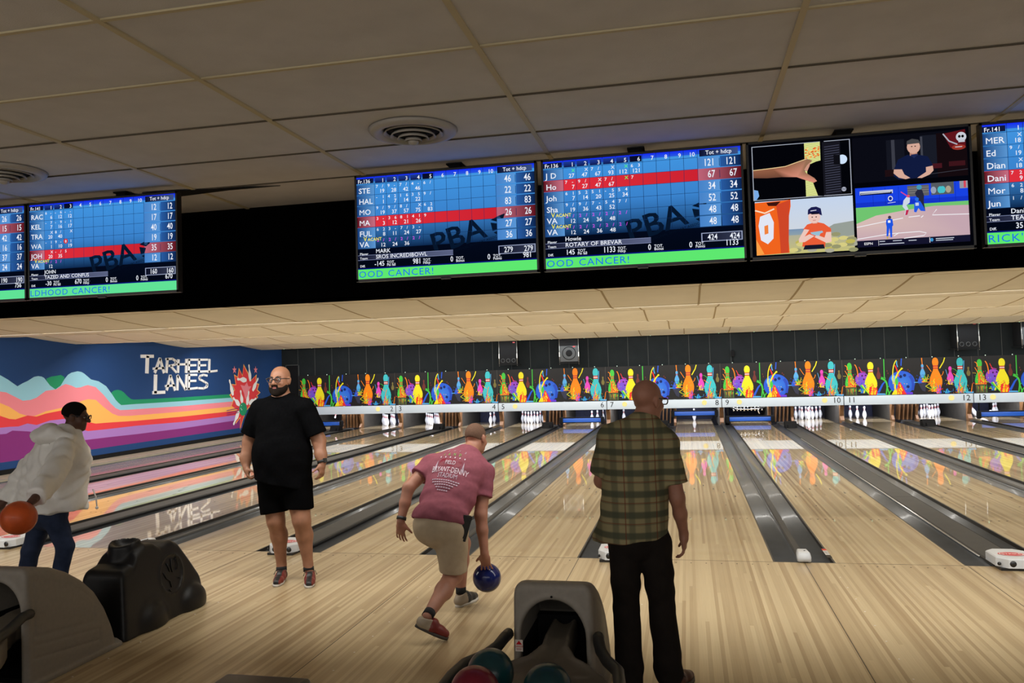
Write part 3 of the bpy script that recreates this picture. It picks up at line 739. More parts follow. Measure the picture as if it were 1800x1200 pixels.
# sweep bars
def sweep(n, z, label):
    t = thing('sweep_bar', label, 'sweep bar', (lane_center(n), 17.14, z), group='blue sweep bars lowered over lanes')
    b = MB(); b.rbox((-0.60, -0.015, 0), (0.60, 0.015, 0.115), 0.008); b.build('board', M['blue'], t)
    b = MB(); b.rbox((-0.66, 0.016, -0.02), (0.66, 0.075, 0.15), 0.012)
    for s in (-1, 1): b.rbox((s*0.64-0.05, -0.08, -0.06), (s*0.64+0.05, 0.075, 0.16), 0.03)
    b.build('carrier', M['matte_black'], t)
    for s in (-1, 1):
        b = MB(); b.tube([(s*0.63, 0.0, 0.12), (s*0.63, 0.0, 0.42), (s*0.63, 0.01, 0.9)], 0.02, 8); b.build('arm', M['matte_black'], t)
for n, z in ((1, 0.12), (6, 0.11), (8, 0.26), (9, 0.07), (13, 0.10)): sweep(n, z, f'blue sweep bar lowered in front of the pins on lane {NW[n]}')

# kickbacks: boards standing between the pin decks
def kick(xc, width, label, wide):
    t = thing('kickback', label, 'kickback', (xc, 17.25, 0), group='kickback partitions between pin decks')
    h = width/2
    for s in (-1, 1):
        x = s*(h-0.05) if wide else s*0.07
        b = MB(); b.box((x-0.022, 0.25, -0.08), (x+0.022, 2.6, 1.2), 0); b.build('side_panel', M['kick_grey'], t)
        b = MB()
        prof2 = [(0.0, 0.62), (0.02, 0.45), (0.10, 0.30), (0.16, 0.16), (0.05, 0.04), (0.05, -0.06), (0.30, -0.06), (0.30, 0.62)]
        if wide or s < 0: xw = x if wide else 0.0; b.prism([(xw-0.035-(0.02 if not wide else 0), y, z) for y, z in prof2], (0.07 if wide else 0.11, 0, 0)); b.build('wooden_post', M['kick_wood'], t)
    if wide:
        for i in range(4):
            x = -0.17+i*0.11
            b = MB(); b.prism([(x, 0.12, 0.02), (x, 0.5, 0.02), (x+0.04, 0.55, 0.62), (x+0.04, 0.05, 0.62)], (0.03, 0, 0)); b.build('wooden_board', M['kick_wood'], t)
    b = MB(); q = h-0.08 if wide else 0.045; b.box((-q, 0.6, -0.08), (q, 0.66, 1.2)); b.build('infill', M['pit'], t)
for n in range(1, 15, 2): kick(WIDE_X[n], WIDE, f'brown wooden partition with ball lift boards between lanes {NW[n]} and {NW[n+1]}', True)
for n in range(2, 14, 2): kick(lane_center(n)+LANE_W/2+NARROW/2, NARROW, f'brown wooden partition post between pin decks of lanes {NW[n]} and {NW[n+1]}', False)
kick(lane_center(1)-LANE_W/2-0.25, 0.5, 'brown wooden partition on the wall side of lane one', False)

# ball track hoods near the end of the wide dividers
for n in range(1, 14, 2):
    y = 14.9 if n >= 9 else 16.0
    b = MB(); prof2 = [(-0.02, 0.0), (0.34, 0.0), (0.34, 0.14), (0.22, 0.17), (0.10, 0.16)]
    b.prism([(WIDE_X[n]-0.16, y+p, 0.022+z) for p, z in prof2], (0.30, 0, 0))
    b.prism([(WIDE_X[n]-0.10, y-0.10+p*0.4, 0.022+z*0.55) for p, z in prof2], (0.18, 0, 0))
    tag(b.build('track_hood', M['matte_black']), f'small black wedge hood on the track between lanes {NW[n]} and {NW[n+1]}', 'track hood', 'black wedge hoods on the ball tracks')

# pin-setting machine seen under the mask of lane 9
t = thing('pinsetter', 'chrome pin-setting machine hanging under the mask of lane nine', 'pinsetter', (lane_center(9), 18.2, 0.30))
b = MB(); b.rbox((-0.55, -0.3, 0.16), (0.55, 0.55, 0.30), 0.03); b.build('deck', M['black'], t)
rr = random.Random(3)
for i in range(9):
    x = -0.42+i*0.105; b = MB(); b.cyl((x, -0.3, 0.02+0.03*(i % 3)), (x, -0.3, 0.2), 0.022); b.cyl((x, -0.33, 0.06), (x, -0.27, 0.06), 0.034); b.build('pin_cup', M['chrome'], t)
b = MB(); b.tube([(-0.5, -0.34, 0.13), (-0.3, -0.36, 0.09), (0, -0.37, 0.08), (0.3, -0.36, 0.09), (0.5, -0.34, 0.13)], 0.018, 8); b.tube([(-0.5, -0.32, 0.2), (0.5, -0.32, 0.2)], 0.012, 8); b.build('rail', M['chrome'], t)
b = MB(); b.tube([(0.28, -0.34, 0.2), (0.3, -0.36, 0.02), (0.34, -0.36, -0.06)], 0.025, 8); b.build('gripper', M['chrome'], t)

# foul detectors at the foul line
def oct_top(w, d, h0, h1, ch):
    base = [(-w+ch, -d), (w-ch, -d), (w, -d+ch*1.3), (w, d-ch), (w-ch, d), (-w+ch, d), (-w, d-ch), (-w, -d+ch*1.3)]
    return [[(x, y, h0) for x, y in base], [(x, y, h1-0.01) for x, y in base], [(x*.94, y*.94, h1) for x, y in base]]
def detector(n, yy=0.03):
    t = thing('foul_detector', f'white foul detector box with red oval emblem on the divider of lanes {NW[n]} and {NW[n+1]}', 'foul detector', (WIDE_X[n], yy, 0.0), group='white foul detector boxes')
    b = MB(); b.loft(oct_top(0.155, 0.20, 0.0245, 0.105, 0.07), 0, False); b.build('housing', M['detector'], t)
    for x in (-0.05, 0.11):
        b = MB(); b.cyl((x, -0.2015, 0.062), (x, -0.196, 0.062), 0.026, seg=18); b.build('sensor_eye', M['black'], t)
    b = MB(); b.cyl((-0.150, -0.165, 0.055), (-0.138, -0.158, 0.055), 0.014, seg=10); b.build('side_hole', M['black'], t)
    F = Flat(eps=0.0005); R = srgb(206, 44, 60); Wt = srgb(240, 238, 238)
    F.disc(0, 0, 0.105, 0.075, R, 28); F.disc(0, 0, 0.096, 0.066, Wt, 28); F.disc(0, 0, 0.088, 0.058, R, 28)
    F.text('STRIKE', 0, 0.018, 0.036, Wt, 'c', 1, 0.95)
    link_mesh('emblem', F.mesh('emblem', (0.0, -0.02, 0.1062), (1, 0, 0), (0, -1, 0), (0, 0, 1)), M['print'], t)
    b = MB(); b.box((-0.14, -0.185, 0.0008), (0.14, -0.035, 0.0235)); b.build('base', M['black'], t)
for n in (1, 3, 5, 7, 9, 11, 13): detector(n)
def small_detector(n):
    xc = lane_center(n)+LANE_W/2+NARROW/2
    t = thing('foul_sensor', f'small grey-white foul sensor at the foul line between lanes {NW[n]} and {NW[n+1]}', 'foul sensor', (xc, 0.06, 0), group='small foul sensors')
    b = MB(); b.loft([[(x*s, y*s2, z) for x, y in ((-.05, -.09), (.05, -.09), (.062, -.06), (.05, .10), (-.05, .10), (-.062, -.06))] for s, s2, z in ((1, 1, .012), (1, 1, .05), (.85, .9, .085), (.7, .8, .092))], 0, True); b.build('housing', M['detector'], t)
    b = MB(); b.cyl((0.012, 0.0, .091), (0.012, 0.0, .095), .008, seg=8); b.build('screw', M['black'], t)
for n in range(2, 14, 2): small_detector(n)
# warning sticker at the end of lane nine's left gutter
xs = lane_center(9)-LANE_W/2-0.018
F = Flat(eps=0.0004); F.rect(-0.022, -0.22, 0.022, 0.16, srgb(20, 20, 20)); F.rect(-0.02, -0.2, 0.02, 0.05, srgb(228, 226, 222)); F.rect(-0.02, -0.2, 0.02, -0.13, srgb(214, 70, 50))
for i in range(5): F.rect(-0.016, -0.11+i*0.03, 0.014, -0.1+i*0.03, srgb(130, 130, 130))
tag(link_mesh('warning_sticker', F.mesh('warning_sticker', (xs, 0.36, 0.001), (1, 0, 0), (0, -1, 0), (0, 0, 1)), M['print']), 'small red and white warning sticker beside lane nine', 'sticker')

# ceiling lights at the far end
b = MB(); b.sphere((0, 0, 0), 0.016, 10, 7); led_me = b.mesh('light_dot'); led_me.materials.append(M['led'])
for i in range(24):
    x = -12.05+i*0.98
    o = bpy.data.objects.new('spot_light', led_me); COL.objects.link(o); o.location = (x, 16.30, 2.685)
    tag(o, 'tiny green-white light in the row along the far ceiling edge', 'spot light', 'row of tiny lights at the far ceiling edge')

# loudspeakers
def speaker(x, z, w, label, kind, yaw=0.0):
    t = thing('loudspeaker', label, 'loudspeaker', (x, 16.55, z), yaw, 'loudspeakers hung above the masks')
    h = 0.70
    b = MB(); b.prism([(-w/2, -0.22, 0), (w/2, -0.22, 0), (w/2-0.05, 0.25, 0), (-w/2+0.05, 0.25, 0)], (0, 0, h)); b.build('cabinet', M['spk'], t)
    if kind == 'sub':
        for i in range(3):
            cx = -w*0.29+i*w*0.29
            b = MB(); b.tube([(cx+0.055*math.cos(a), -0.224, 0.105+0.055*math.sin(a)) for a in (2*math.pi*k/16 for k in range(17))], 0.009, 6); b.build('port_ring', M['spk_grille'], t)
        b = MB(); b.box((w*0.26, -0.224, h-0.06), (w*0.38, -0.22, h-0.03)); b.build('badge', M['pin_red'], t)
    else:
        b = MB(); b.box((-w/2+0.03, -0.226, 0.03), (w/2-0.03, -0.221, h-0.2)); b.build('grille', M['spk_grille'], t)
        b = MB(); b.tube([(0.2*math.cos(a), -0.23, 0.28+0.19*math.sin(a)) for a in (2*math.pi*k/24 for k in range(25))], 0.010, 6); b.sphere((0, -0.226, 0.28), (0.1, 0.01, 0.1), 16, 8); b.build('woofer', M['spk'], t)
        b = MB(); b.prism([(-w*0.4, -0.226, h-0.16), (w*0.4, -0.226, h-0.16), (w*0.3, -0.226, h-0.03), (-w*0.3, -0.226, h-0.03)], (0, 0.004, 0)); b.prism([(-w*0.22, -0.23, h-0.12), (w*0.22, -0.23, h-0.12), (w*0.16, -0.23, h-0.06), (-w*0.16, -0.23, h-0.06)], (0, 0.004, 0), 1); b.build('horn', [M['spk'], M['matte_black']], t)
        b = MB(); b.box((w*0.2, -0.232, h-0.24), (w*0.32, -0.227, h-0.21)); b.build('badge', M['pin_red'], t)
    for s in (-1, 1):
        b = MB(); b.tube([(s*(w/2-0.01), -0.235, -0.06), (s*(w/2-0.01), -0.235, h*0.5), (s*(w/2-0.01), -0.235, h), (s*(w/2-0.06), -0.1, 2.66-z)], 0.008, 6); b.box((s*(w/2-0.01)-0.012, -0.25, h*0.25), (s*(w/2-0.01)+0.012, -0.225, h*0.45)); b.build('hanging_strap', M['silver'], t)
    b = MB(); b.box((-w/2-0.02, -0.25, -0.035), (w/2+0.02, 0.2, -0.012)); b.build('shelf_bar', M['spk'], t)
speaker(-4.60, 1.97, 0.58, 'black subwoofer with three round ports, hung on the left', 'sub')
speaker(-2.72, 1.96, 0.60, 'grey-grilled loudspeaker hung right of the left subwoofer', 'full')
speaker(8.20, 2.02, 0.60, 'black subwoofer with three round ports, hung at far right', 'sub', 0.18)
speaker(9.78, 2.03, 0.60, 'loudspeaker cut by the right edge of the photo', 'full', 0.18)
b = MB(); b.tube([(-4.6, 16.5, 2.705), (-4.2, 16.45, 2.685), (-3.6, 16.45, 2.682), (-2.9, 16.45, 2.70)], 0.008, 6)
tag(b.build('speaker_cable', M['rubber']), 'thin black cable drooping between the two left speakers', 'cable')
b = MB(); b.tube([(8.57, 16.4, 2.70), (8.85, 16.4, 2.68), (9.12, 16.4, 2.68), (9.40, 16.4, 2.70)], 0.008, 6)
tag(b.build('speaker_cable', M['rubber']), 'thin black cable drooping between the two right speakers', 'cable')
t = thing('security_camera', 'small black camera on the charcoal wall above lane nine', 'camera', (2.08, 17.12, 1.98))
b = MB(); b.rbox((-0.05, -0.06, 0), (0.05, 0.03, 0.2), 0.02); b.build('body', M['matte_black'], t)
b = MB(); b.tube([(0, 0.0, 0), (0.0, 0.02, -0.2)], 0.012, 6); b.build('bracket', M['matte_black'], t)

# round ceiling diffusers
def vent(x, y, r, label):
    t = thing('ceiling_vent', label, 'ceiling vent', (x, y, ZC), group='round ceiling diffusers')
    b = MB(); b.lathe([(r*0.66, -0.004), (r*0.80, -0.026), (r*0.95, -0.018), (r, 0.0), (r*0.66, 0.001)], (0, 0, 0), 40, cap=False); b.build('outer_ring', M['vent'], t)
    b = MB(); b.lathe([(0.001, 0.0015), (r*0.78, 0.0015), (r*0.78, 0.003)], (0, 0, -0.004), 32); b.build('dark_throat', M['matte_black'], t)
    for i in range(4):
        q = r*(0.66-0.155*i); z = -0.02-0.012*i
        b = MB(); b.lathe([(q*0.90, z+0.012), (q, z-0.006), (q*1.02, z-0.003), (q*0.93, z+0.016), (q*0.90, z+0.012)], (0, 0, 0), 36, cap=False); b.build('cone_ring', M['vent'], t)
    b = MB(); b.sphere((0, 0, -0.06), (0.03, 0.03, 0.02), 12, 8); b.build('hub', M['vent'], t)
vent(-0.645, -3.73, 0.235, 'round metal air diffuser in the ceiling above the middle screens')
vent(-3.24, -3.70, 0.235, 'round metal air diffuser in the ceiling at the left edge')

# ============================================================ HANGING SCREENS
TW, TH, TY, TZ = 1.158, 0.665, -3.05, 2.405
SW, SH = TW-0.024, TH-0.026
K = (0.0, 0.0, 0.0)
WHT = srgb(235, 240, 250)
def score_screen(F, d, u_from=0.0, u_to=1.0):
    def X(u): return u*SW
    def Y(v): return v*SH
    def rect(u0, v0, u1, v1, c, c2=None, hz=False):
        if u1 < u_from or u0 > u_to: return
        if c2 is None: F.rect(X(u0), Y(v0), X(u1), Y(v1), c)
        elif hz: F.gradh(X(u0), Y(v0), X(u1), Y(v1), c, c2)
        else: F.grad(X(u0), Y(v0), X(u1), Y(v1), c, c2)
    def tx(t, u, v, h, c=WHT, al='l', bold=1, sx=1.0):
        if not (u_from <= u <= u_to): return
        F.text(t, X(u), Y(v), h*SH, c, al, bold, sx)
    R0, RP = 0.072, 0.1055
    top, mid, low = srgb(66, 150, 226), srgb(58, 130, 204), srgb(6, 26, 62)
    F.grad(0, 0, SW, Y(0.40), top, mid); F.grad(0, Y(0.40), SW, Y(0.72), mid, low); F.grad(0, Y(0.72), SW, SH, srgb(5, 18, 46), srgb(2, 6, 18))
    rect(0, 0, 1, 0.045, srgb(20, 40, 240), srgb(40, 90, 220))
    # dark emblem of the league behind the grid
    dk = srgb(6, 22, 44)
    for i, r in enumerate(range(6)):
        v0 = R0+RP*i; hi = (i == d['up'])
        if hi: rect(0.0, v0, 0.79, v0+RP, srgb(226, 48, 62), srgb(204, 34, 48), True); rect(0.79, v0, 1.0, v0+RP, srgb(190, 100, 120), srgb(90, 8, 20), True)
    rect(0, R0+RP*6, 1, 1, srgb(3, 9, 26), srgb(2, 6, 16))
    F.text('PBA', X(0.435), Y(0.805), 0.20*SH, dk, 'l', 1, 1.08, rot=-0.27); F.text('PBA', X(0.438), Y(0.805), 0.20*SH, dk, 'l', 1, 1.08, rot=-0.27)
    F.text('PROFESSIONAL BOWLERS ASSOCIATION', X(0.50), Y(0.815), 0.022*SH, srgb(4, 14, 30), 'l', 0, 1.1, rot=-0.27)
    F.poly([(X(u), Y(v)) for u, v in ((.755, .505), (.80, .47), (.835, .45), (.825, .50), (.80, .53))], dk); F.disc(X(.80), Y(.495), .013, .013, srgb(40, 70, 110), 14)
    F.poly([(X(u), Y(v)) for u, v in ((.755, .53), (.80, .545), (.79, .60), (.765, .61))], dk); F.poly([(X(u), Y(v)) for u, v in ((.77, .625), (.815, .60), (.80, .66))], dk)
    gl = srgb(14, 40, 84)
    for i in range(6):
        v0 = R0+RP*i; hi = (i == d['up'])
        rect(0, v0+0.004, 0.105, v0+RP-0.004, (srgb(90, 8, 22) if hi else srgb(20, 60, 120)), (srgb(200, 110, 130) if hi else srgb(90, 150, 210)), True) if u_from == 0 else None
        if not hi: rect(0.79, v0+0.004, 0.895, v0+RP-0.006, srgb(70, 130, 200), srgb(90, 150, 214), True); rect(0.90, v0+0.004, 1.0, v0+RP-0.006, srgb(40, 90, 160), srgb(10, 30, 70), True)
        rect(0, v0-0.0015, 0.79, v0+0.0015, gl)
        rect(0.895, v0+0.02, 0.8975, v0+RP-0.015, gl)
    for j in range(11):
        u = 0.105+0.0685*j; rect(u-0.001, 0.0, u+0.001, R0+RP*6, gl)
    # heading
    rect(0, 0.015, 0.10, R0-0.008, srgb(16, 24, 60)); tx(d['fr'], 0.008, 0.060, 0.036, WHT, 'l', 1, 0.95)
    for j in range(10):
        if j < d['cur']: rect(0.109+0.0685*j, 0.012, 0.1695+0.0685*j, R0-0.006, srgb(30, 60, 150), srgb(14, 22, 70))
        if j == d['cur']-1: rect(0.109+0.0685*j, 0.012, 0.1695+0.0685*j, R0-0.006, srgb(8, 12, 40))
        tx(str(j+1), 0.162+0.0685*j, 0.060, 0.036, WHT, 'r')
    rect(0.80, 0.008, 0.988, R0-0.004, srgb(10, 14, 44), srgb(60, 80, 130), True); tx('Tot + hdcp', 0.894, 0.054, 0.036, WHT, 'c', 1, 0.92)
    PUR = srgb(214, 80, 240); YEL = srgb(250, 236, 60); GRN = srgb(90, 250, 110)
    for i, row in enumerate(d['rows']):
        v0 = R0+RP*i; nm, marks, tot, a, b2 = row
        vac = nm.startswith('VA') and i in d.get('vac', ())
        tx(nm, 0.012, v0+0.088, 0.050, WHT, 'l', 1, 1.05)
        for j, mk in enumerate(marks):
            u = 0.105+0.0685*j
            for q, ch in enumerate(mk):
                if ch == ' ': continue
                c = PUR if vac else WHT
                if ch == 'G': ch, c = 'X', GRN
                if ch == '*': F.disc(X(u+0.014), Y(v0+0.026), 0.017, 0.017, srgb(210, 40, 40), 14); ch = '8'
                tx(ch, u+0.008+0.036*q, v0+0.041, 0.028, c, 'l', 1, 1.1)
        for j, sc_ in enumerate(tot):
            tx(sc_, 0.105+0.0685*(j+1)-0.010, v0+0.092, 0.036, WHT, 'r', 1, 1.0)
        tx(a, 0.874, v0+0.083, 0.062, WHT, 'r', 1, 0.72); tx(b2, 0.980, v0+0.083, 0.062, WHT, 'r', 1, 0.72)
        if vac: tx('V', 0.036, v0+0.030, 0.042, YEL, 'l', 1, 0.9); tx('ACANT', 0.060, v0+0.030, 0.030, YEL, 'l', 1, 0.95)
    # totals box
    rect(0.795, 0.755, 0.995, 0.835, srgb(150, 160, 190)); rect(0.80, 0.762, 0.99, 0.828, srgb(10, 14, 34), srgb(52, 58, 82), True)
    tx(d['sum'], 0.874, 0.820, 0.050, WHT, 'r', 1, 0.78); tx(d['sum'], 0.982, 0.820, 0.050, WHT, 'r', 1, 0.78)
    tx('Player', 0.012, 0.765, 0.022, WHT, 'l', 1, 1.1); tx(d['player'], 0.105, 0.752, 0.038, WHT, 'l', 1, 1.0)
    rect(0.0, 0.768, 0.545, 0.815, srgb(16, 20, 44), srgb(90, 98, 130), True); rect(0.0, 0.766, 0.545, 0.769, srgb(140, 150, 190)); rect(0.0, 0.813, 0.545, 0.816, srgb(140, 150, 190))
    tx('Team', 0.012, 0.808, 0.022, WHT, 'l', 1, 1.1); tx(d['team'], 0.105, 0.806, 0.036, WHT, 'l', 1, 1.05)
    vv = 0.878
    tx('Diff.', 0.012, vv+0.006, 0.022); tx(d['diff'], 0.155, vv, 0.046, WHT, 'r', 1, 0.85)
    for u, t2, val in ((0.168, 'Pin fall', d['pf']), (0.375, 'Hdcp', '0'), (0.56, 'Bonus', '0'), (0.765, 'Points', d['pts'])):
        tx('TOT.', u, vv-0.018, 0.026, WHT, 'l', 1, 0.95); tx(t2, u, vv+0.006, 0.024, WHT, 'l', 1, 0.95)
    tx(d['pf'], 0.365, vv, 0.050, WHT, 'r', 1, 0.78); tx('0', 0.545, vv, 0.050, WHT, 'r', 1, 0.78); tx('0', 0.75, vv, 0.050, WHT, 'r', 1, 0.78); tx(d['pf'], 0.975, vv, 0.050, WHT, 'r', 1, 0.78)
    rect(0, 0.893, 1, 0.905, srgb(10, 20, 120)); rect(0, 0.905, 1, 1.0, d.get('band', srgb(94, 232, 112)))
    bl = srgb(30, 110, 230)
    if u_from == 0: F.text(d['msg'], X(0.002), Y(0.985), 0.062*SH, bl, 'l', 0, 1.12, gap=0.06)
SB = dict(fr='Fr.136', cur=5, up=3, vac=(5,), rows=[
    ('STE', ['7/', '9-', '7/', '4-', '6/'], ['19', '28', '42', '46'], '46', '46'),
    ('HAL', ['-1', '42', '16', '35', '9/'], ['1', '7', '14', '22'], '22', '22'),
    ('MO', ['9/', '9/', '8/', ' X', '62'], ['19', '37', '57', '75', '83'], '83', '83'),
    ('MA', ['3-', '36', '81', '41', '9'], ['3', '12', '21', '26'], '26', '26'),
    ('FUL', ['62', '3-', '7/', '3-'], ['8', '11', '24', '27'], '27', '27'),
    ('VA', ['2/', '2/', '2/', '2/'], ['12', '24', '36'], '36', '36')],
    sum='279', player='MARK', team='SROS INCREDIBOWL', diff='-145', pf='981', pts='981', msg='OOD CANCER!')
SCN = dict(fr='Fr.136', cur=6, up=1, vac=(4, 5), rows=[
    ('J D', [' G', ' X', '7/', ' X', ' G', '63'], ['27', '47', '67', '93', '112', '121'], '121', '121'),
    ('Ho', ['7-', '9/', ' X', '7/', ' G', '7'], ['7', '27', '47', '67'], '67', '67'),
    ('Joh', ['61', '52', '51', '-5', '54'], ['7', '14', '20', '25', '34'], '34', '34'),
    ('Sha', ['9/', '9/', '7-', '54', '7/'], ['19', '36', '43', '52'], '52', '52'),
    ('VA', ['2/', '2/', '2/', '2/', '2/'], ['12', '24', '36', '48'], '48', '48'),
    ('VA', ['2/', '2/', '2/', '2/', '2/'], ['12', '24', '36', '48'], '48', '48')],
    sum='424', player='Howie', team='ROTARY OF BREVAR', diff='145', pf='1133', pts='1133', msg='OOD CANCER!')
SA = dict(fr='Fr.141', cur=3, up=4, vac=(5,), rows=[
    ('RAC', ['6-', '-6', '--'], ['6', '12', '12'], '12', '12'),
    ('KEL', ['-7', '-9', '-1'], ['7', '16', '17'], '17', '17'),
    ('TRA', [' X', '8/', ' X'], ['20', '40'], '40', '40'),
    ('WA', ['-1', '9-', '*1'], ['1', '10', '19'], '19', '19'),
    ('JOH', [' X', '-/', '5'], ['20', '35'], '35', '35'),
    ('VA', ['2/', '2/'], ['12'], '12', '12')],
    sum='160', player='JOHN', team='TAZED AND CONFUS', diff='-30', pf='670', pts='670', msg='LDHOOD CANCER!', band=srgb(96, 226, 150))
SL = dict(fr='Fr.141', cur=3, up=1, rows=[('', [], [], '26', '26'), ('', [], [], '15', '15'), ('', [], [], '42', '42'), ('', [], [], '16', '16'), ('', [], [], '37', '37'), ('', [], [], '24', '24')],
    sum='190', player='', team='', diff='', pf='756', pts='756', msg='', band=srgb(96, 226, 150))
SE = dict(fr='Fr.141', cur=0, up=3, rows=[('MER', [' X'], ['18'], '', ''), ('Ed', ['9/'], ['19'], '', ''), ('Dian', [' X'], ['18'], '', ''), ('Dani', ['72'], ['9'], '', ''), ('Mor', ['62'], ['8'], '', ''), ('Jun', ['1/'], [], '', '')],
    sum='', player='Dani', team='TEAM', diff='35', pf='', pts='', msg="RICK'S S")

def tv_pictures(F):
    """four programmes on one screen"""
    def P(q, pts):      # q: (u0,v0,u1,v1); pts in 0..1 of the quadrant
        u0, v0, u1, v1 = q
        return [((u0+(u1-u0)*a)*SW, (v0+(v1-v0)*b2)*SH) for a, b2 in pts]
    def rc(q, a, b2, c, d, col, col2=None):
        pts = P(q, [(a, b2), (c, b2), (c, d), (a, d)]); F.poly(pts, col if col2 is None else [col, col, col2, col2])
    def el(q, a, b2, ra, rb, col, n=18):
        F.poly(P(q, [(a+ra*math.cos(2*math.pi*k/n), b2+rb*math.sin(2*math.pi*k/n)) for k in range(n)]), col)
    F.rect(0, 0, SW, SH, srgb(3, 4, 10))
    # arm reaching for a rope-wound post
    q = (0.015, 0.02, 0.475, 0.50)
    g = srgb(170, 176, 190); rc(q, 0, 0, 1, 1, g); rc(q, .008, .012, .992, .988, srgb(3, 4, 9))
    rc(q, .54, .01, .70, .985, srgb(226, 232, 150))
    rnd = random.Random(5)
    for i in range(34):
        v = .02+i*.029; F.line(P(q, [(.54, v+.01), (.70, v-.012)]), .0022, srgb(150, 156, 84))
    for i in range(40): el(q, .60+rnd.uniform(-.05, .09), .20+rnd.uniform(-.1, .1), .012, .012, rnd.choice([srgb(230, 80, 30), srgb(244, 150, 60), srgb(250, 200, 110)]), 6)
    F.poly(P(q, [(.70, .0), (.74, .0), (.72, 1), (.66, .99), (.60, .66), (.56, .60), (.56, .42), (.66, .36), (.75, .33), (.70, .15)]), srgb(4, 4, 8))
    rc(q, .72, .02, .90, .98, srgb(22, 22, 30))
    for i in range(20):
        v = .10+i*.044; F.line(P(q, [(.74, v+.012), (.89, v-.006)]), .004, srgb(66, 68, 86))
    el(q, .915, .36, .05, .085, srgb(206, 226, 250)); rc(q, .83, .27, .895, .45, srgb(14, 14, 20))
    F.poly(P(q, [(.008, .44), (.2, .425), (.34, .41), (.46, .35), (.56, .30), (.62, .34), (.56, .42), (.53, .50), (.55, .56), (.63, .66), (.655, .72), (.62, .745), (.53, .68), (.45, .62), (.30, .60), (.15, .60), (.008, .58)]), [srgb(150, 96, 70)]*4+[srgb(150, 110, 84)]*6+[srgb(214, 140, 118)]*4+[srgb(110, 70, 54)]*3)
    F.line(P(q, [(.008, .44), (.2, .425), (.34, .41), (.46, .35), (.56, .30)]), .004, srgb(236, 206, 150))
    F.poly(P(q, [(.53, .50), (.56, .42), (.60, .36), (.585, .44), (.56, .53)]), srgb(206, 150, 130)); F.poly(P(q, [(.008, .80), (.05, .82), (.06, .92), (.03, .99), (.008, .99)]), srgb(120, 170, 230))
    el(q, .92, .90, .024, .04, srgb(170, 174, 190)); F.text('TNT', P(q, [(.92, .915)])[0][0], P(q, [(.92, .915)])[0][1], .009, srgb(30, 34, 50), 'c')
    # man in navy polo in a dark locker room
    q = (0.485, 0.02, 0.99, 0.43)
    rc(q, 0, 0, 1, .95, srgb(10, 11, 20)); rc(q, .30, .10, .46, .74, srgb(20, 22, 32)); rc(q, .345, .10, .375, .74, srgb(58, 60, 70)); rc(q, .60, .06, .74, .70, srgb(24, 27, 38)); rc(q, .60, .08, .62, .68, srgb(64, 66, 76)); rc(q, .74, .04, 1, .95, srgb(20, 10, 14)); rc(q, .28, .72, .44, .86, srgb(30, 14, 18)); rc(q, .64, .66, .78, .76, srgb(70, 22, 30)); rc(q, .84, .64, .98, .74, srgb(60, 20, 26))
    F.line(P(q, [(.60, .88), (1, .82)]), .003, srgb(60, 60, 70))
    F.poly(P(q, [(.80, .06), (.99, .0), (.99, .38), (.86, .36)]), srgb(96, 20, 28)); el(q, .955, .15, .045, .10, srgb(200, 204, 214)); el(q, .94, .14, .012, .03, K, 8); el(q, .968, .14, .012, .03, K, 8); rc(q, .93, .21, .985, .26, srgb(190, 194, 204)); F.line(P(q, [(.80, .06), (.85, .22), (.92, .30)]), .007, srgb(170, 172, 184)); el(q, .93, .36, .06, .055, srgb(150, 50, 40)); rc(q, .90, .345, .96, .36, srgb(210, 210, 214))
    NV = srgb(16, 26, 62); SK = srgb(214, 168, 150)
    F.poly(P(q, [(.40, .94), (.355, .86), (.36, .72), (.40, .52), (.48, .44), (.56, .44), (.66, .50), (.70, .68), (.69, .84), (.60, .93)]), NV)
    F.poly(P(q, [(.36, .72), (.43, .73), (.45, .84), (.50, .92), (.46, .94), (.40, .90), (.355, .80)]), SK); F.poly(P(q, [(.70, .70), (.64, .72), (.64, .82), (.56, .93), (.60, .94), (.67, .88), (.705, .80)]), SK)
    rc(q, .505, .33, .57, .46, srgb(180, 130, 112)); el(q, .54, .28, .058, .14, SK); F.poly(P(q, [(.48, .22), (.485, .15), (.53, .11), (.585, .14), (.60, .21)]), srgb(70, 70, 72)); el(q, .525, .27, .008, .012, srgb(60, 40, 36), 6); el(q, .555, .27, .008, .012, srgb(60, 40, 36), 6); F.poly(P(q, [(.51, .44), (.54, .52), (.58, .43)]), srgb(28, 40, 84))
    # child in orange shirt and navy cap
    q = (0.02, 0.512, 0.476, 0.985)
    rc(q, 0, 0, 1, .55, srgb(196, 212, 236), srgb(206, 214, 224)); rc(q, 0, .55, 1, .66, srgb(120, 146, 176), srgb(140, 160, 170)); rc(q, 0, .66, 1, 1, srgb(176, 174, 150), srgb(196, 190, 120))
    F.poly(P(q, [(.70, .60), (.80, .50), (1, .46), (1, .72), (.85, .75)]), srgb(150, 158, 150))
    for i in range(30): el(q, rnd.uniform(.34, 1), rnd.uniform(.68, 1), .05, .04, rnd.choice([srgb(190, 180, 90), srgb(150, 150, 110), srgb(214, 204, 130), srgb(170, 168, 150)]), 9)
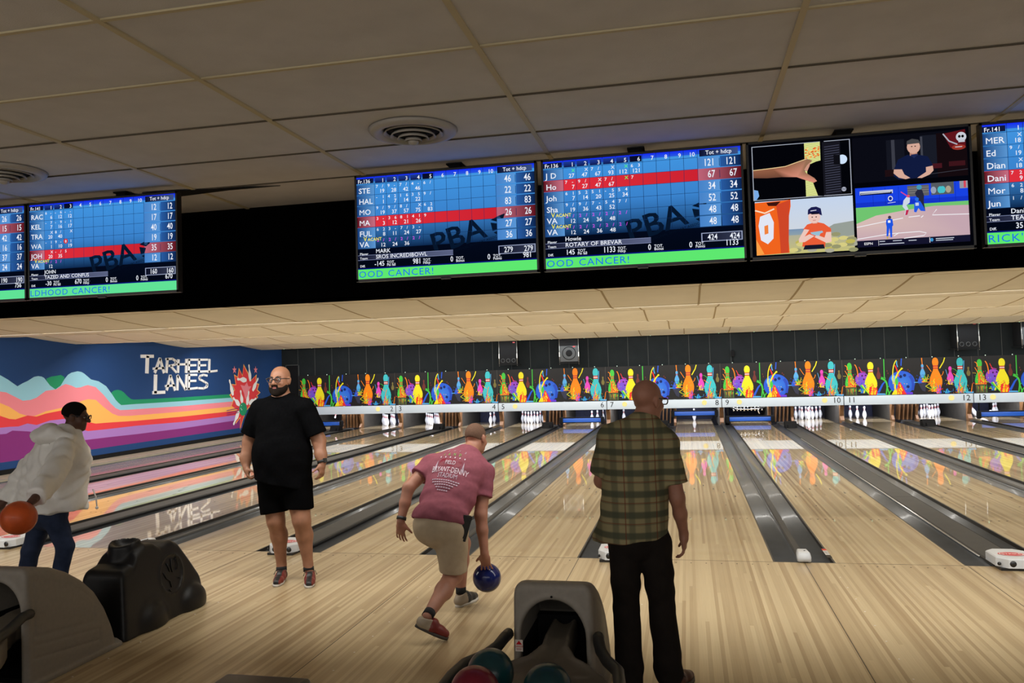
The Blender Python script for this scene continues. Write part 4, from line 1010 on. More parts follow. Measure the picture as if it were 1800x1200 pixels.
    F.poly(P(q, [(0, .02), (.37, 0), (.37, .12), (.33, .45), (.34, .98), (.0, 1)]), srgb(240, 100, 30)); F.poly(P(q, [(.22, .08), (.37, .0), (.35, .25), (.33, .98), (.25, .98), (.24, .4)]), srgb(206, 70, 40)); F.poly(P(q, [(.05, .28), (.15, .22), (.19, .40), (.18, .70), (.12, .80), (.05, .72), (.03, .45)]), srgb(226, 230, 244)); F.poly(P(q, [(.09, .46), (.13, .44), (.13, .60), (.09, .62)]), srgb(240, 130, 60)); F.poly(P(q, [(.12, .03), (.27, .02), (.22, .10), (.14, .09)]), srgb(60, 20, 16)); F.line(P(q, [(0, .16), (.10, .22), (.20, .15)]), .008, srgb(250, 220, 190)); F.poly(P(q, [(0, .70), (.08, .98), (0, 1)]), srgb(252, 160, 70))
    OR = srgb(232, 92, 54); SK = srgb(236, 198, 186)
    F.poly(P(q, [(.47, .88), (.50, .64), (.49, .56), (.53, .48), (.62, .44), (.70, .48), (.77, .58), (.77, .68), (.72, .72), (.70, .92)]), OR)
    F.poly(P(q, [(.50, .56), (.55, .58), (.50, .70), (.55, .66), (.60, .70), (.50, .80), (.44, .80), (.44, .74)]), SK); F.poly(P(q, [(.77, .64), (.72, .64), (.70, .74), (.62, .68), (.60, .72), (.72, .84), (.77, .82)]), SK)
    F.poly(P(q, [(.48, .94), (.50, .86), (.69, .86), (.70, .94)]), srgb(20, 22, 40)); F.poly(P(q, [(.56, .63), (.68, .61), (.69, .64), (.66, .66), (.65, .70), (.61, .69), (.57, .66)]), srgb(150, 190, 210)); rc(q, .585, .42, .635, .47, srgb(210, 160, 146))
    el(q, .605, .35, .062, .115, SK); F.poly(P(q, [(.54, .30), (.545, .21), (.58, .165), (.63, .16), (.675, .20), (.685, .33), (.66, .31), (.64, .27), (.58, .28)]), srgb(28, 30, 78)); F.poly(P(q, [(.56, .27), (.60, .255), (.66, .27), (.65, .30), (.58, .30)]), srgb(16, 16, 40)); F.line(P(q, [(.57, .235), (.63, .225)]), .004, srgb(220, 220, 235))
    el(q, .585, .35, .008, .012, srgb(60, 40, 40), 6); el(q, .625, .35, .008, .012, srgb(60, 40, 40), 6); F.line(P(q, [(.59, .41), (.62, .41)]), .003, srgb(190, 90, 90))
    # ball game seen from the field
    q = (0.488, 0.455, 0.985, 0.965)
    rc(q, 0, 0, 1, .36, srgb(24, 66, 226)); rc(q, 0, .25, 1, .36, srgb(20, 52, 200)); rc(q, 0, .33, 1, .60, srgb(112, 196, 112)); F.poly(P(q, [(0, .60), (.18, .48), (.45, .42), (.7, .38), (1, .40), (1, .90), (0, .90)]), [srgb(214, 186, 180)]*3+[srgb(196, 166, 176)]*4); rc(q, 0, .89, 1, 1, srgb(20, 20, 44))
    for u in (.16, .27, .39, .75, .89): F.line(P(q, [(u, .02), (u, .32)]), .0018, srgb(14, 40, 160))
    rc(q, .47, .02, .66, .20, srgb(96, 96, 100)); rc(q, .68, .0, .88, .20, srgb(84, 90, 96)); rc(q, .93, .0, 1, .12, srgb(150, 150, 160)); rc(q, .965, .0, .985, .11, srgb(214, 70, 90))
    for v in (.06, .10, .14): F.line(P(q, [(.47, v), (.66, v)]), .0025, srgb(140, 136, 130))
    for a, w_ in ((.70, srgb(150, 160, 180)), (.76, srgb(70, 190, 200)), (.78, srgb(70, 190, 200)), (.83, srgb(170, 160, 140))): el(q, a, .12, .025, .06, w_, 10)
    rc(q, .04, .06, .34, .12, srgb(200, 206, 220)); rc(q, .045, .092, .33, .13, srgb(12, 20, 60)); F.line(P(q, [(.05, .108), (.32, .10)]), .003, srgb(220, 224, 236)); el(q, .315, .21, .022, .045, srgb(226, 230, 240)); el(q, .315, .21, .015, .03, srgb(20, 40, 140), 12); F.line(P(q, [(.29, .285), (.36, .275)]), .003, srgb(200, 210, 236))
    Wt = srgb(240, 240, 244)
    for pts in ([(0, .66), (.22, .60), (.42, .55)], [(0, .86), (.30, .80), (.56, .79), (.62, .82), (.60, .86), (.42, .89)], [(.33, .84), (.38, .79)], [(.72, .44), (.68, .53), (1, .55)], [(.47, .54), (.57, .53)], [(.60, .53), (.58, .56)]): F.line(P(q, pts), .004, Wt)
    # umpire, catcher, batter, pitcher
    F.poly(P(q, [(.545, .36), (.55, .22), (.535, .15), (.56, .09), (.60, .10), (.615, .20), (.61, .30), (.62, .45), (.59, .45), (.58, .32), (.57, .36)]), srgb(38, 40, 62)); el(q, .575, .055, .024, .042, srgb(70, 150, 180), 10)
    F.poly(P(q, [(.52, .46), (.525, .32), (.55, .27), (.58, .29), (.61, .40), (.62, .46), (.58, .45), (.56, .40), (.54, .47)]), srgb(34, 90, 226)); el(q, .55, .25, .018, .03, srgb(40, 110, 220), 10); rc(q, .535, .31, .565, .36, srgb(200, 210, 230))
    F.poly(P(q, [(.43, .26), (.46, .20), (.49, .22), (.485, .30), (.455, .34), (.47, .40), (.46, .50), (.44, .52), (.435, .48), (.445, .42), (.42, .36)]), srgb(206, 216, 230)); F.poly(P(q, [(.45, .42), (.475, .42), (.46, .50), (.44, .51)]), srgb(190, 40, 80)); el(q, .475, .19, .014, .025, srgb(226, 80, 110), 10); F.line(P(q, [(.41, .11), (.46, .18)]), .005, srgb(226, 70, 130))
    F.poly(P(q, [(.265, .62), (.27, .56), (.30, .54), (.325, .56), (.33, .66), (.32, .68), (.315, .86), (.30, .86), (.295, .70), (.28, .84), (.265, .84), (.27, .68)]), srgb(30, 84, 224)); el(q, .30, .525, .015, .028, srgb(70, 60, 70), 10); rc(q, .283, .575, .306, .615, Wt); rc(q, .266, .84, .28, .88, srgb(200, 170, 90))
    F.text('ESPN', P(q, [(.06, .965)])[0][0], P(q, [(.06, .965)])[0][1], .013, Wt, 'l', 1, 1.05); rc(q, .19, .90, .193, .985, Wt); rc(q, .645, .90, .65, .985, Wt)
    for u0, u1, v in ((.20, .25, .92), (.32, .40, .92), (.20, .42, .965), (.46, .53, .93), (.70, .86, .925), (.70, .85, .955)): F.line(P(q, [(u0, v), (u1, v)]), .0042, srgb(200, 206, 220))
    el(q, .665, .94, .014, .03, srgb(60, 150, 210), 10)

def screen(xc, label, fill, pole=None):
    t = thing('television', label, 'television', (xc, TY, TZ), group='screens hanging in front of the black soffit')
    b = MB(); b.box((-TW/2, 0.0, 0), (TW/2, 0.045, TH)); b.box((-TW/2+0.18, 0.045, 0.10), (TW/2-0.18, 0.085, TH-0.1))
    for a, c in (((-TW/2, -0.006, 0), (TW/2, 0, 0.014)), ((-TW/2, -0.006, TH-0.012), (TW/2, 0, TH)), ((-TW/2, -0.006, 0), (-TW/2+0.012, 0, TH)), ((TW/2-0.012, -0.006, 0), (TW/2, 0, TH))): b.box(a, c)
    b.box((-TW/2, -0.008, -0.003), (TW/2, 0.0, 0.0), 1); b.box((-0.03, -0.008, -0.012), (0.03, 0.01, 0.0))
    b.build('frame', [M['black'], M['grey_edge']], t)
    F = Flat(eps=0.00003); fill(F)
    link_mesh('screen', F.mesh('screen', (-TW/2+0.012, -0.0005, TH-0.012), (1, 0, 0), (0, 0, -1), (0, -1, 0)), M['screen'], t)
    p = 0.08 if pole is None else pole
    b = MB(); b.cyl((p, 0.10, TH-0.2), (p, 0.10, ZC-TZ), 0.026, seg=14); b.box((p-0.05, 0.03, ZC-TZ-0.008), (p+0.05, 0.17, ZC-TZ)); b.box((p-0.15, 0.075, 0.2), (p+0.15, 0.11, TH-0.1)); b.box((p-0.035, 0.04, TH-0.06), (p+0.035, 0.12, ZC-TZ-0.008))
    b.build('ceiling_mount', M['matte_black'], t)
M['grey_edge'] = mat('bezel_edge_grey', srgb(70, 66, 62), 0.4)
screen(-4.275, 'score screen cut by the left edge of the photo', lambda F: score_screen(F, SL, u_from=0.75))
screen(-3.10, 'score screen of team TAZED AND CONFUS, second from the left', lambda F: score_screen(F, SA), 0.12)
screen(-0.690, 'score screen of team SROS INCREDIBOWL, left of the middle pair', lambda F: score_screen(F, SB), 0.06)
screen(0.498, 'score screen of team ROTARY OF BREVAR, right of the middle pair', lambda F: score_screen(F, SCN), -0.02)
screen(1.676, 'television showing four sports pictures at once', tv_pictures, -0.05)
screen(2.876, 'score screen cut by the right edge of the photo', lambda F: score_screen(F, SE, u_to=0.4))

# ============================================================ SMOOTH SOLIDS
class Blob:
    """signed distance field on a grid, blended from simple solids, meshed with surface nets"""
    def __init__(s, lo, hi, h):
        s.lo = np.array(lo, float); s.h = h
        s.n = np.maximum(np.ceil((np.array(hi)-s.lo)/h).astype(int)+1, 4)
        s.F = np.full(s.n, 1.0, np.float32)
        s.ax = [(s.lo[i]+h*np.arange(s.n[i])).astype(np.float32) for i in range(3)]
    def _sub(s, lo, hi):
        a = np.clip(np.floor((np.array(lo)-s.lo)/s.h).astype(int), 0, s.n-1); b = np.clip(np.ceil((np.array(hi)-s.lo)/s.h).astype(int)+1, 1, s.n)
        b = np.maximum(b, a+1)
        sl = tuple(slice(a[i], b[i]) for i in range(3))
        X = s.ax[0][sl[0]][:, None, None]; Y = s.ax[1][sl[1]][None, :, None]; Z = s.ax[2][sl[2]][None, None, :]
        return sl, X, Y, Z
    def _mix(s, sl, d, k, op):
        f = s.F[sl]
        if op == 'add':
            if k > 0:
                hh = np.clip(0.5+0.5*(d-f)/k, 0, 1); s.F[sl] = d*(1-hh)+f*hh-k*hh*(1-hh)
            else: s.F[sl] = np.minimum(f, d)
        elif op == 'sub':
            d = -d
            if k > 0:
                hh = np.clip(0.5-0.5*(d-f)/k, 0, 1); s.F[sl] = d*(1-hh)+f*hh+k*hh*(1-hh)
            else: s.F[sl] = np.maximum(f, d)
    def cap(s, p, q, r0, r1=None, k=0.02, op='add', wide=None, ratio=1.0, clip=None):
        """round cone; wide/ratio stretch it across one axis; clip = (point, outward normal)"""
        r1 = r0 if r1 is None else r1; p = np.array(p, np.float32); q = np.array(q, np.float32)
        pad = max(r0, r1)*max(ratio, 1.0)+k*1.5+s.h*2
        sl, X, Y, Z = s._sub(np.minimum(p, q)-pad, np.maximum(p, q)+pad)
        d = q-p; L2 = float(d@d)+1e-9
        ax, ay, az = X-p[0], Y-p[1], Z-p[2]
        t = np.clip((ax*d[0]+ay*d[1]+az*d[2])/L2, 0, 1)
        bx, by, bz = ax-t*d[0], ay-t*d[1], az-t*d[2]
        if wide is not None:
            w = np.array(wide, float); w /= np.linalg.norm(w)
            m = (bx*w[0]+by*w[1]+bz*w[2])*(1/ratio-1); bx, by, bz = bx+m*w[0], by+m*w[1], bz+m*w[2]
        dist = np.sqrt(bx*bx+by*by+bz*bz)-(r0+(r1-r0)*t)
        if clip is not None:
            c, n = np.array(clip[0], float), np.array(clip[1], float); n = n/np.linalg.norm(n)
            dist = np.maximum(dist, (X-c[0])*n[0]+(Y-c[1])*n[1]+(Z-c[2])*n[2])
        s._mix(sl, dist.astype(np.float32), k, op); return s
    def chain(s, pts, rs, k=0.02, **kw):
        for i in range(len(pts)-1): s.cap(pts[i], pts[i+1], rs[i], rs[i+1], k, **kw)
        return s
    def ell(s, c, r, axes=None, k=0.02, op='add'):
        c = np.array(c, float); r = np.array(r, float); pad = r.max()+k*1.5+s.h*2
        sl, X, Y, Z = s._sub(c-pad, c+pad); x, y, z = X-c[0], Y-c[1], Z-c[2]
        if axes is not None: u, v, w = [x*a[0]+y*a[1]+z*a[2] for a in (np.array(q, float) for q in axes)]
        else: u, v, w = x+0*y+0*z, y+0*x+0*z, z+0*x+0*y
        k0 = np.sqrt((u/r[0])**2+(v/r[1])**2+(w/r[2])**2); k1 = np.sqrt((u/r[0]**2)**2+(v/r[1]**2)**2+(w/r[2]**2)**2)+1e-6
        s._mix(sl, (k0*(k0-1)/k1).astype(np.float32), k, op); return s
    def cut(s, p, n, k=0.004):
        """drop everything on the side n points to"""
        n = np.array(n, float); n /= np.linalg.norm(n)
        X, Y, Z = s.ax[0][:, None, None], s.ax[1][None, :, None], s.ax[2][None, None, :]
        d = ((X-p[0])*n[0]+(Y-p[1])*n[1]+(Z-p[2])*n[2]).astype(np.float32)
        f = s.F; hh = np.clip(0.5-0.5*(d-f)/k, 0, 1); s.F = d*(1-hh)+f*hh+k*hh*(1-hh); return s
    def waves(s, amp, dirs):
        """soft folds: sums of sine waves (direction, wavelength, phase)"""
        X, Y, Z = s.ax[0][:, None, None], s.ax[1][None, :, None], s.ax[2][None, None, :]
        w = 0
        for d, wl, ph in dirs:
            d = np.array(d, float); d /= np.linalg.norm(d); kx = 2*math.pi/wl
            w = w+np.sin(kx*(X*d[0]+Y*d[1]+Z*d[2])+ph+1.7*np.sin(kx*0.37*(X*d[1]-Y*d[0]+0.6*Z)+ph*2.1))
        s.F = (s.F+amp*w/len(dirs)).astype(np.float32); return s
    def field(s, fn):
        X, Y, Z = s.ax[0][:, None, None], s.ax[1][None, :, None], s.ax[2][None, None, :]
        s.F = fn(s.F, X, Y, Z).astype(np.float32); return s
    def mesh(s, name, origin=(0, 0, 0)):
        F = s.F; F[0] = F[-1] = 1; F[:, 0] = F[:, -1] = 1; F[:, :, 0] = F[:, :, -1] = 1
        S = F < 0
        cs = [(i, j, k) for i in (0, 1) for j in (0, 1) for k in (0, 1)]
        n = np.array(F.shape)-1
        cnt = np.zeros(n, np.int8)
        for i, j, k in cs: cnt += S[i:i+n[0], j:j+n[1], k:k+n[2]]
        act = (cnt > 0) & (cnt < 8); I = np.argwhere(act)
        idx = np.full(n, -1, np.int64); idx[act] = np.arange(len(I))
        val = {c: F[I[:, 0]+c[0], I[:, 1]+c[1], I[:, 2]+c[2]] for c in cs}
        acc = np.zeros((len(I), 3)); num = np.zeros(len(I))
        for a in cs:
            for ax in range(3):
                if a[ax]: continue
                b = list(a); b[ax] = 1; b = tuple(b)
                va, vb = val[a], val[b]; m = (va < 0) != (vb < 0)
                t = np.where(m, va/np.where(m, va-vb, 1), 0)
                p = np.array(a, float)[None, :].repeat(len(I), 0); p[:, ax] += t
                acc[m] += p[m]; num[m] += 1
        V = s.lo+s.h*(I+acc/num[:, None])
        Q = []
        for ax in range(3):
            o1, o2 = (ax+1) % 3, (ax+2) % 3
            a = [slice(None)]*3; b = [slice(None)]*3; a[ax] = slice(0, -1); b[ax] = slice(1, None)
            A, B = S[tuple(a)], S[tuple(b)]
            E = np.argwhere(A != B)
            E = E[(E[:, o1] > 0) & (E[:, o2] > 0) & (E[:, o1] < n[o1]) & (E[:, o2] < n[o2])]
            def cell(d1, d2):
                c = E.copy(); c[:, o1] -= d1; c[:, o2] -= d2; return idx[c[:, 0], c[:, 1], c[:, 2]]
            q = np.stack([cell(1, 1), cell(0, 1), cell(0, 0), cell(1, 0)], 1)
            fl = ~A[E[:, 0], E[:, 1], E[:, 2]]
            q[fl] = q[fl][:, ::-1]; Q.append(q)
        Q = np.concatenate(Q)
        # two rounds of light smoothing
        for lam in (0.5, 0.5):
            sm = np.zeros_like(V); ct = np.zeros(len(V))
            for i in range(4):
                for j in (1, 3):
                    np.add.at(sm, Q[:, i], V[Q[:, (i+j) % 4]]); np.add.at(ct, Q[:, i], 1)
            V = V+lam*(sm/np.maximum(ct, 1)[:, None]-V)
        V = V-np.array(origin, float)
        me = bpy.data.meshes.new(name)
        me.vertices.add(len(V)); me.vertices.foreach_set('co', V.astype(np.float32).ravel())
        me.loops.add(len(Q)*4); me.loops.foreach_set('vertex_index', Q.astype(np.int32).ravel())
        me.polygons.add(len(Q)); me.polygons.foreach_set('loop_start', np.arange(0, len(Q)*4, 4, dtype=np.int32)); me.polygons.foreach_set('loop_total', np.full(len(Q), 4, np.int32))
        me.polygons.foreach_set('use_smooth', np.ones(len(Q), bool)); me.update(calc_edges=True); me.validate(); return me
    def build(s, name, m, parent=None, label=None, world=False):
        return link_mesh(name, s.mesh(name, tuple(parent.location) if world and parent else (0, 0, 0)), m, parent, label)

# ============================================================ BALL RETURNS
def ball_return(xc, label):
    t = thing('ball_return', label, 'ball return', (xc, -3.25, 0), group='grey ball return hoods')
    B = Blob((-0.27, -0.42, -0.02), (0.27, 0.46, 0.80), 0.008)
    def hood(F, X, Y, Z):
        zt = np.interp(Y, [-0.36, -0.28, -0.12, 0.0, 0.12, 0.22, 0.30, 0.36, 0.40], [0.722, 0.715, 0.672, 0.615, 0.535, 0.44, 0.32, 0.19, 0.05])
        w = 0.205+0.02*np.clip((0.7-Z)/0.7, 0, 1)
        d1 = (np.abs(X)-w)+0*Y+0*Z; d2 = (Z-zt)*0.80+0*X; d3 = -(Y+0.36-0.05*np.clip((0.72-Z)/0.72, 0, 1)*0)+0*X+0*Z
        def smax(a, b, k): h = np.clip(0.5-0.5*(b-a)/k, 0, 1); return b*(1-h)+a*h+k*h*(1-h)
        d = smax(smax(d1, d2, 0.06), d3, 0.035); d = np.maximum(d, -Z+0.002)
        # embossed outline on the flanks
        side = np.abs(X) > w-0.02
        zi = zt-0.085; band = np.abs(np.maximum(Z-zi, 0.30-Z))+0*Y
        e = np.exp(-(np.maximum(np.maximum(Z-zi, (0.30-0.12*(Y+0.3))-Z), np.maximum(-Y-0.30, Y-0.20))/0.007)**2)
        e2 = np.exp(-(np.maximum(np.maximum(Z-(0.245-0.12*(Y+0.3)), (0.17-0.12*(Y+0.3))-Z), np.maximum(-Y-0.32, Y-0.24))/0.006)**2)
        d = d+np.where(side, 0.006*(e+0.8*e2), 0)
        d = d-np.where(side & (Z < 0.035), 0.008, 0)
        # arch mouth with a raised lip
        q = np.sqrt((X/0.170)**2+(np.maximum(Z-0.44, 0)/0.195)**2+0*Y); q = np.where(Z < 0.44, np.abs(X)/0.170+0*Y, q)
        m = (q-1)*0.15; m = np.maximum(m, Y-0.20); m = np.maximum(m, 0.03-Z); m = np.maximum(m, Z-(zt-0.04))
        lip = np.exp(-(((q-1.10)*0.15)/0.010)**2)*(Y < -0.33)
        d = d-0.010*lip
        return smax(d, -m, 0.006)
    B.field(hood); B.build('hood', M['taupe'], t)
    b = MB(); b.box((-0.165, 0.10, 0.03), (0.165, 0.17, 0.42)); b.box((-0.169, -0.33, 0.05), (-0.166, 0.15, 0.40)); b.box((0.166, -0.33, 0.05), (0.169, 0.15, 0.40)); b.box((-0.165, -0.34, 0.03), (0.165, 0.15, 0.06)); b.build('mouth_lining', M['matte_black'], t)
    # ball deck: narrow lift ramp opening into a wide tray
    B = Blob((-0.42, -1.75, 0.10), (0.42, 0.10, 0.50), 0.010)
    def deck(F, X, Y, Z):
        w = np.interp(Y, [-1.8, -0.80, -0.62, -0.50, -0.42, -0.30, 0.1], [0.36, 0.36, 0.29, 0.21, 0.13, 0.075, 0.07])
        zt = np.interp(Y, [-1.8, -0.55, -0.40, -0.2, 0.1], [0.335, 0.345, 0.36, 0.395, 0.40])+0*X
        zt = zt+0.022*np.exp(-((np.abs(X)-w+0.015)/0.018)**2)-0.012*np.exp(-(X/0.03)**2)*(Y > -0.6)-0.008*np.exp(-((np.abs(X)-0.17)/0.05)**2)*(Y < -0.6)
        def smax(a, b, k): h = np.clip(0.5-0.5*(b-a)/k, 0, 1); return b*(1-h)+a*h+k*h*(1-h)
        d = smax((np.abs(X)-w)*0.8+0*Z, np.maximum(Z-zt, (zt-0.14)-Z), 0.02)
        d = np.maximum(d, np.maximum(-1.70-Y, Y-0.06)+0*X+0*Z)
        pad = np.maximum(np.maximum(np.abs(X)-0.07, np.abs(Y+0.62)-0.06), np.abs(Z-zt)-0.006)
        return np.minimum(d, pad)
    B.field(deck); B.build('ball_tray', M['taupe_d'], t)
    b = MB(); b.rbox((-0.20, -1.5, 0.0), (0.20, -0.55, 0.23), 0.03); b.build('pedestal', M['black'], t)
    for s in (-1, 1):
        b = MB(); pts = [(s*0.235, -0.36, 0.455), (s*0.242, -0.42, 0.455), (s*0.262, -0.50, 0.435), (s*0.30, -0.60, 0.425), (s*0.365, -0.74, 0.43), (s*0.385, -0.9, 0.43), (s*0.385, -1.6, 0.43)]
        b.tube(pts, 0.029, 12); b.sphere(pts[0], 0.029, 12, 8)
        b.cyl((s*0.385, -1.2, 0.43), (s*0.33, -1.2, 0.30), 0.018); b.build('guard_rail', M['rubber'], t)
    F = Flat(eps=0.0004); F.rect(-0.020, -0.03, 0.020, 0.03, srgb(216, 206, 196)); F.poly([(-0.016, -0.005), (0, -0.026), (0.016, -0.005)], srgb(196, 30, 36)); F.text('DANGER', 0, 0.009, 0.009, srgb(190, 50, 50), 'c', 1, 0.8); F.rect(-0.014, 0.015, 0.014, 0.018, srgb(170, 90, 90)); F.rect(-0.012, 0.021, 0.012, 0.023, srgb(170, 90, 90))
    link_mesh('warning_label', F.mesh('warning_label', (-0.178, -0.3705, 0.40), (1, 0, 0), (0, 0, -1), (0, -1, 0)), M['print'], t, 'white label with red triangle')
    b = MB(); b.sphere((0, -0.372, 0.655), 0.006, 8, 6); b.build('screw', M['matte_black'], t)
    return t
ball_return(0.0, 'grey ball return hood with dark arched mouth beside the plaid shirted man')
ball_return(-PITCH, 'grey ball return hood at the left edge in front of the black ramp')

def bowl_ball(name, c, col, label, rough=0.28, holes=None, group=None):
    m = mat(name+'_'+label.split()[0], col, rough, coat=0.12, coat_rough=0.06, spec=0.3, noise=0.25, nscale=9)
    t = thing('bowling_ball', label, 'bowling ball', c, group=group)
    b = MB(); b.sphere((0, 0, 0), 0.108, 36, 22); b.build('ball', m, t)
    for d in (holes or []):
        d = Vector(d).normalized(); b = MB(); b.cyl(d*0.1065, d*0.1084, 0.014, seg=14); b.build('finger_hole', M['matte_black'], t)
    return t
bowl_ball('ball', (-0.205, -4.13, 0.447), srgb(14, 52, 56), 'teal-green bowling ball on the near ball return tray', group='balls on the near tray')
bowl_ball('ball', (-0.222, -4.345, 0.445), srgb(104, 22, 38), 'maroon bowling ball at the bottom edge on the tray', group='balls on the near tray')
bowl_ball('ball', (0.085, -4.27, 0.445), srgb(10, 44, 48), 'dark teal bowling ball barely showing at the bottom on the tray', group='balls on the near tray')

# black ball ramp
t = thing('ball_ramp', 'black plastic bowling ball ramp with moulded round emblem beyond the left hood', 'ball ramp', (-3.40, -2.235, 0))
B = Blob((-0.42, -0.62, -0.02), (0.42, 0.62, 0.74), 0.009)
def ramp(F, X, Y, Z):
    zt = np.interp(Y, [-0.55, -0.46, -0.36, -0.31, -0.20, -0.09, -0.02, 0.06, 0.13, 0.20, 0.32, 0.44, 0.52, 0.6], [0.44, 0.48, 0.50, 0.56, 0.615, 0.60, 0.555, 0.575, 0.575, 0.54, 0.40, 0.25, 0.17, 0.12])
    w = np.interp(Z, [0, 0.1, 0.35, 0.55, 0.7], [0.215, 0.205, 0.175, 0.150, 0.13])*np.interp(Y, [-0.55, 0.1, 0.5], [1.04, 0.98, 0.84])
    def smax(a, b, k): h = np.clip(0.5-0.5*(b-a)/k, 0, 1); return b*(1-h)+a*h+k*h*(1-h)
    def smin(a, b, k): return -smax(-a, -b, k)
    d = smax(np.abs(X)-w, (Z-zt)*0.8+0*X, 0.05); yb = -0.54+0.12*Z
    d = smax(d, (yb-Y)+0*X, 0.04); d = smax(d, (Y-0.47)+0*X+0*Z, 0.04)
    # trough for the ball down the slope, and the cup at the top
    tr = np.sqrt(X**2+(Z-zt-0.065)**2)-0.095; tr = np.maximum(tr, 0.16-Y); d = smax(d, -tr, 0.02)
    # foot bulges on both flanks
    for yy in (-0.20, 0.30):
        for sx in (-1, 1):
            k0 = np.sqrt(((X-sx*0.190)/0.070)**2+((Y-yy)/0.16)**2+((Z-0.05)/0.14)**2); d = smin(d, (k0-1)*0.075, 0.03)
    # moulded disc on the flank
    rr = np.sqrt((Y-0.06)**2+(Z-0.33)**2); side = np.abs(X) > 0.10
    d = d-np.where(side, 0.010*np.exp(-((rr-0.145)/0.010)**2)-0.006*(rr < 0.14), 0)
    return np.maximum(d, 0.002-Z)
B.field(ramp)
B.cap((0, -0.24, 0.50), (0, -0.24, 0.59), 0.125, 0.115, k=0.02); B.ell((0, -0.24, 0.675), (0.098, 0.098, 0.09), k=0.012, op='sub'); B.ell((0, -0.37, 0.67), (0.15, 0.14, 0.05), k=0.01, op='sub')
B.build('body', M['ramp'], t)
for s in (1,):
    for pts in ([(-.10, .42), (-.08, .38), (-.07, .35)], [(-.15, .36), (-.12, .31), (-.08, .28), (-.07, .23)], [(-.04, .44), (-.05, .38), (-.04, .34)], [(.0, .42), (.02, .44), (.035, .38), (.015, .345)], [(.03, .28), (.05, .27)], [(-.10, .22), (-.08, .20)]):
        b = MB(); b.tube([(0.2*0.98-0.118*(z-0.1)+0.004, y+0.115, z) for y, z in pts], 0.0045, 6); b.build('emblem_line', M['ramp'], t)

# black console in the near foreground
t = thing('console', 'black console corner poking in at the bottom edge', 'console', (-1.07, -4.72, 0))
b = MB(); b.rbox((-0.20, -0.16, 0.50), (0.20, 0.15, 0.56), 0.02); b.build('keypad_top', M['black'], t)
b = MB(); b.cyl((0, 0, 0.0), (0, 0, 0.02), 0.16, seg=24); b.cyl((0, 0, 0.02), (0, 0, 0.5), 0.05, seg=16); b.build('stand', M['black'], t)

# ============================================================ PEOPLE
def V(*a): return np.array(a, float)
def unit(v): v = np.array(v, float); return v/np.linalg.norm(v)
def skin(name, c): return mat(name, c, 0.48, noise=0.10, nscale=18, bump=0.06, bscale=220, spec=0.35)
def frame(fwd, up=(0, 0, 1)):
    f = unit(fwd); s = unit(np.cross(np.array(up, float), f)); u = np.cross(f, s); return f, s, u   # s = the person's left

def head_on(B, c, fwd, up=(0, 0, 1), s=1.0, wide=1.0, jaw=1.0):
    """face and skull solids; returns a mapper from head space (left, forward, up) to world"""
    f, l, u = frame(fwd, up); A = (l, f, u)
    def P(a, b, d): return V(*c)+s*(a*wide*l+b*f+d*u)
    def E(p, r, k=0.012, op='add'): B.ell(P(*p), (r[0]*s*wide, r[1]*s, r[2]*s), A, k, op)
    E((0, -.012, .035), (.076, .098, .088)); E((0, .028, -.03), (.063*jaw, .070, .088), .02); E((0, .042, -.075), (.052*jaw, .052, .046), .02); E((0, .080, -.098), (.024*jaw, .018, .02), .02)
    for q in (-1, 1):
        E((q*.040, .068, -.026), (.026, .022, .026), .015); E((q*.080, -.004, -.008), (.013, .023, .036), .006); E((q*.086, -.014, .006), (.009, .013, .020), .006)
    B.cap(P(-.036, .086, .026), P(.036, .086, .026), .0125*s, k=.012)
    for q in (-1, 1): E((q*.031, .100, .010), (.016, .012, .010), .006, 'sub')
    B.cap(P(0, .094, .014), P(0, .121, -.024), .0095*s, .0165*s, k=.008)
    for q in (-1, 1): E((q*.016, .106, -.029), (.011, .013, .009), .005)
    E((0, .094, -.052), (.024, .012, .0075), .004); E((0, .092, -.066), (.021, .012, .0085), .004)
    return P
def eyes(P, parent, s=1.0, look=(0, 0)):
    m = [M['eye_white'], M['eye_dark']]
    for q in (-1, 1):
        b = MB(); c = P(q*.031, .083, .010)-V(*parent.location); b.sphere(tuple(c), .0115*s, 14, 10, 0)
        d = unit(P(q*.031+look[0], .20, .010+look[1])-P(q*.031, .083, .010)); c2 = c+d*.0088*s; b.sphere(tuple(c2), .0048*s, 10, 6, 1)
        b.build('eye', m, parent)
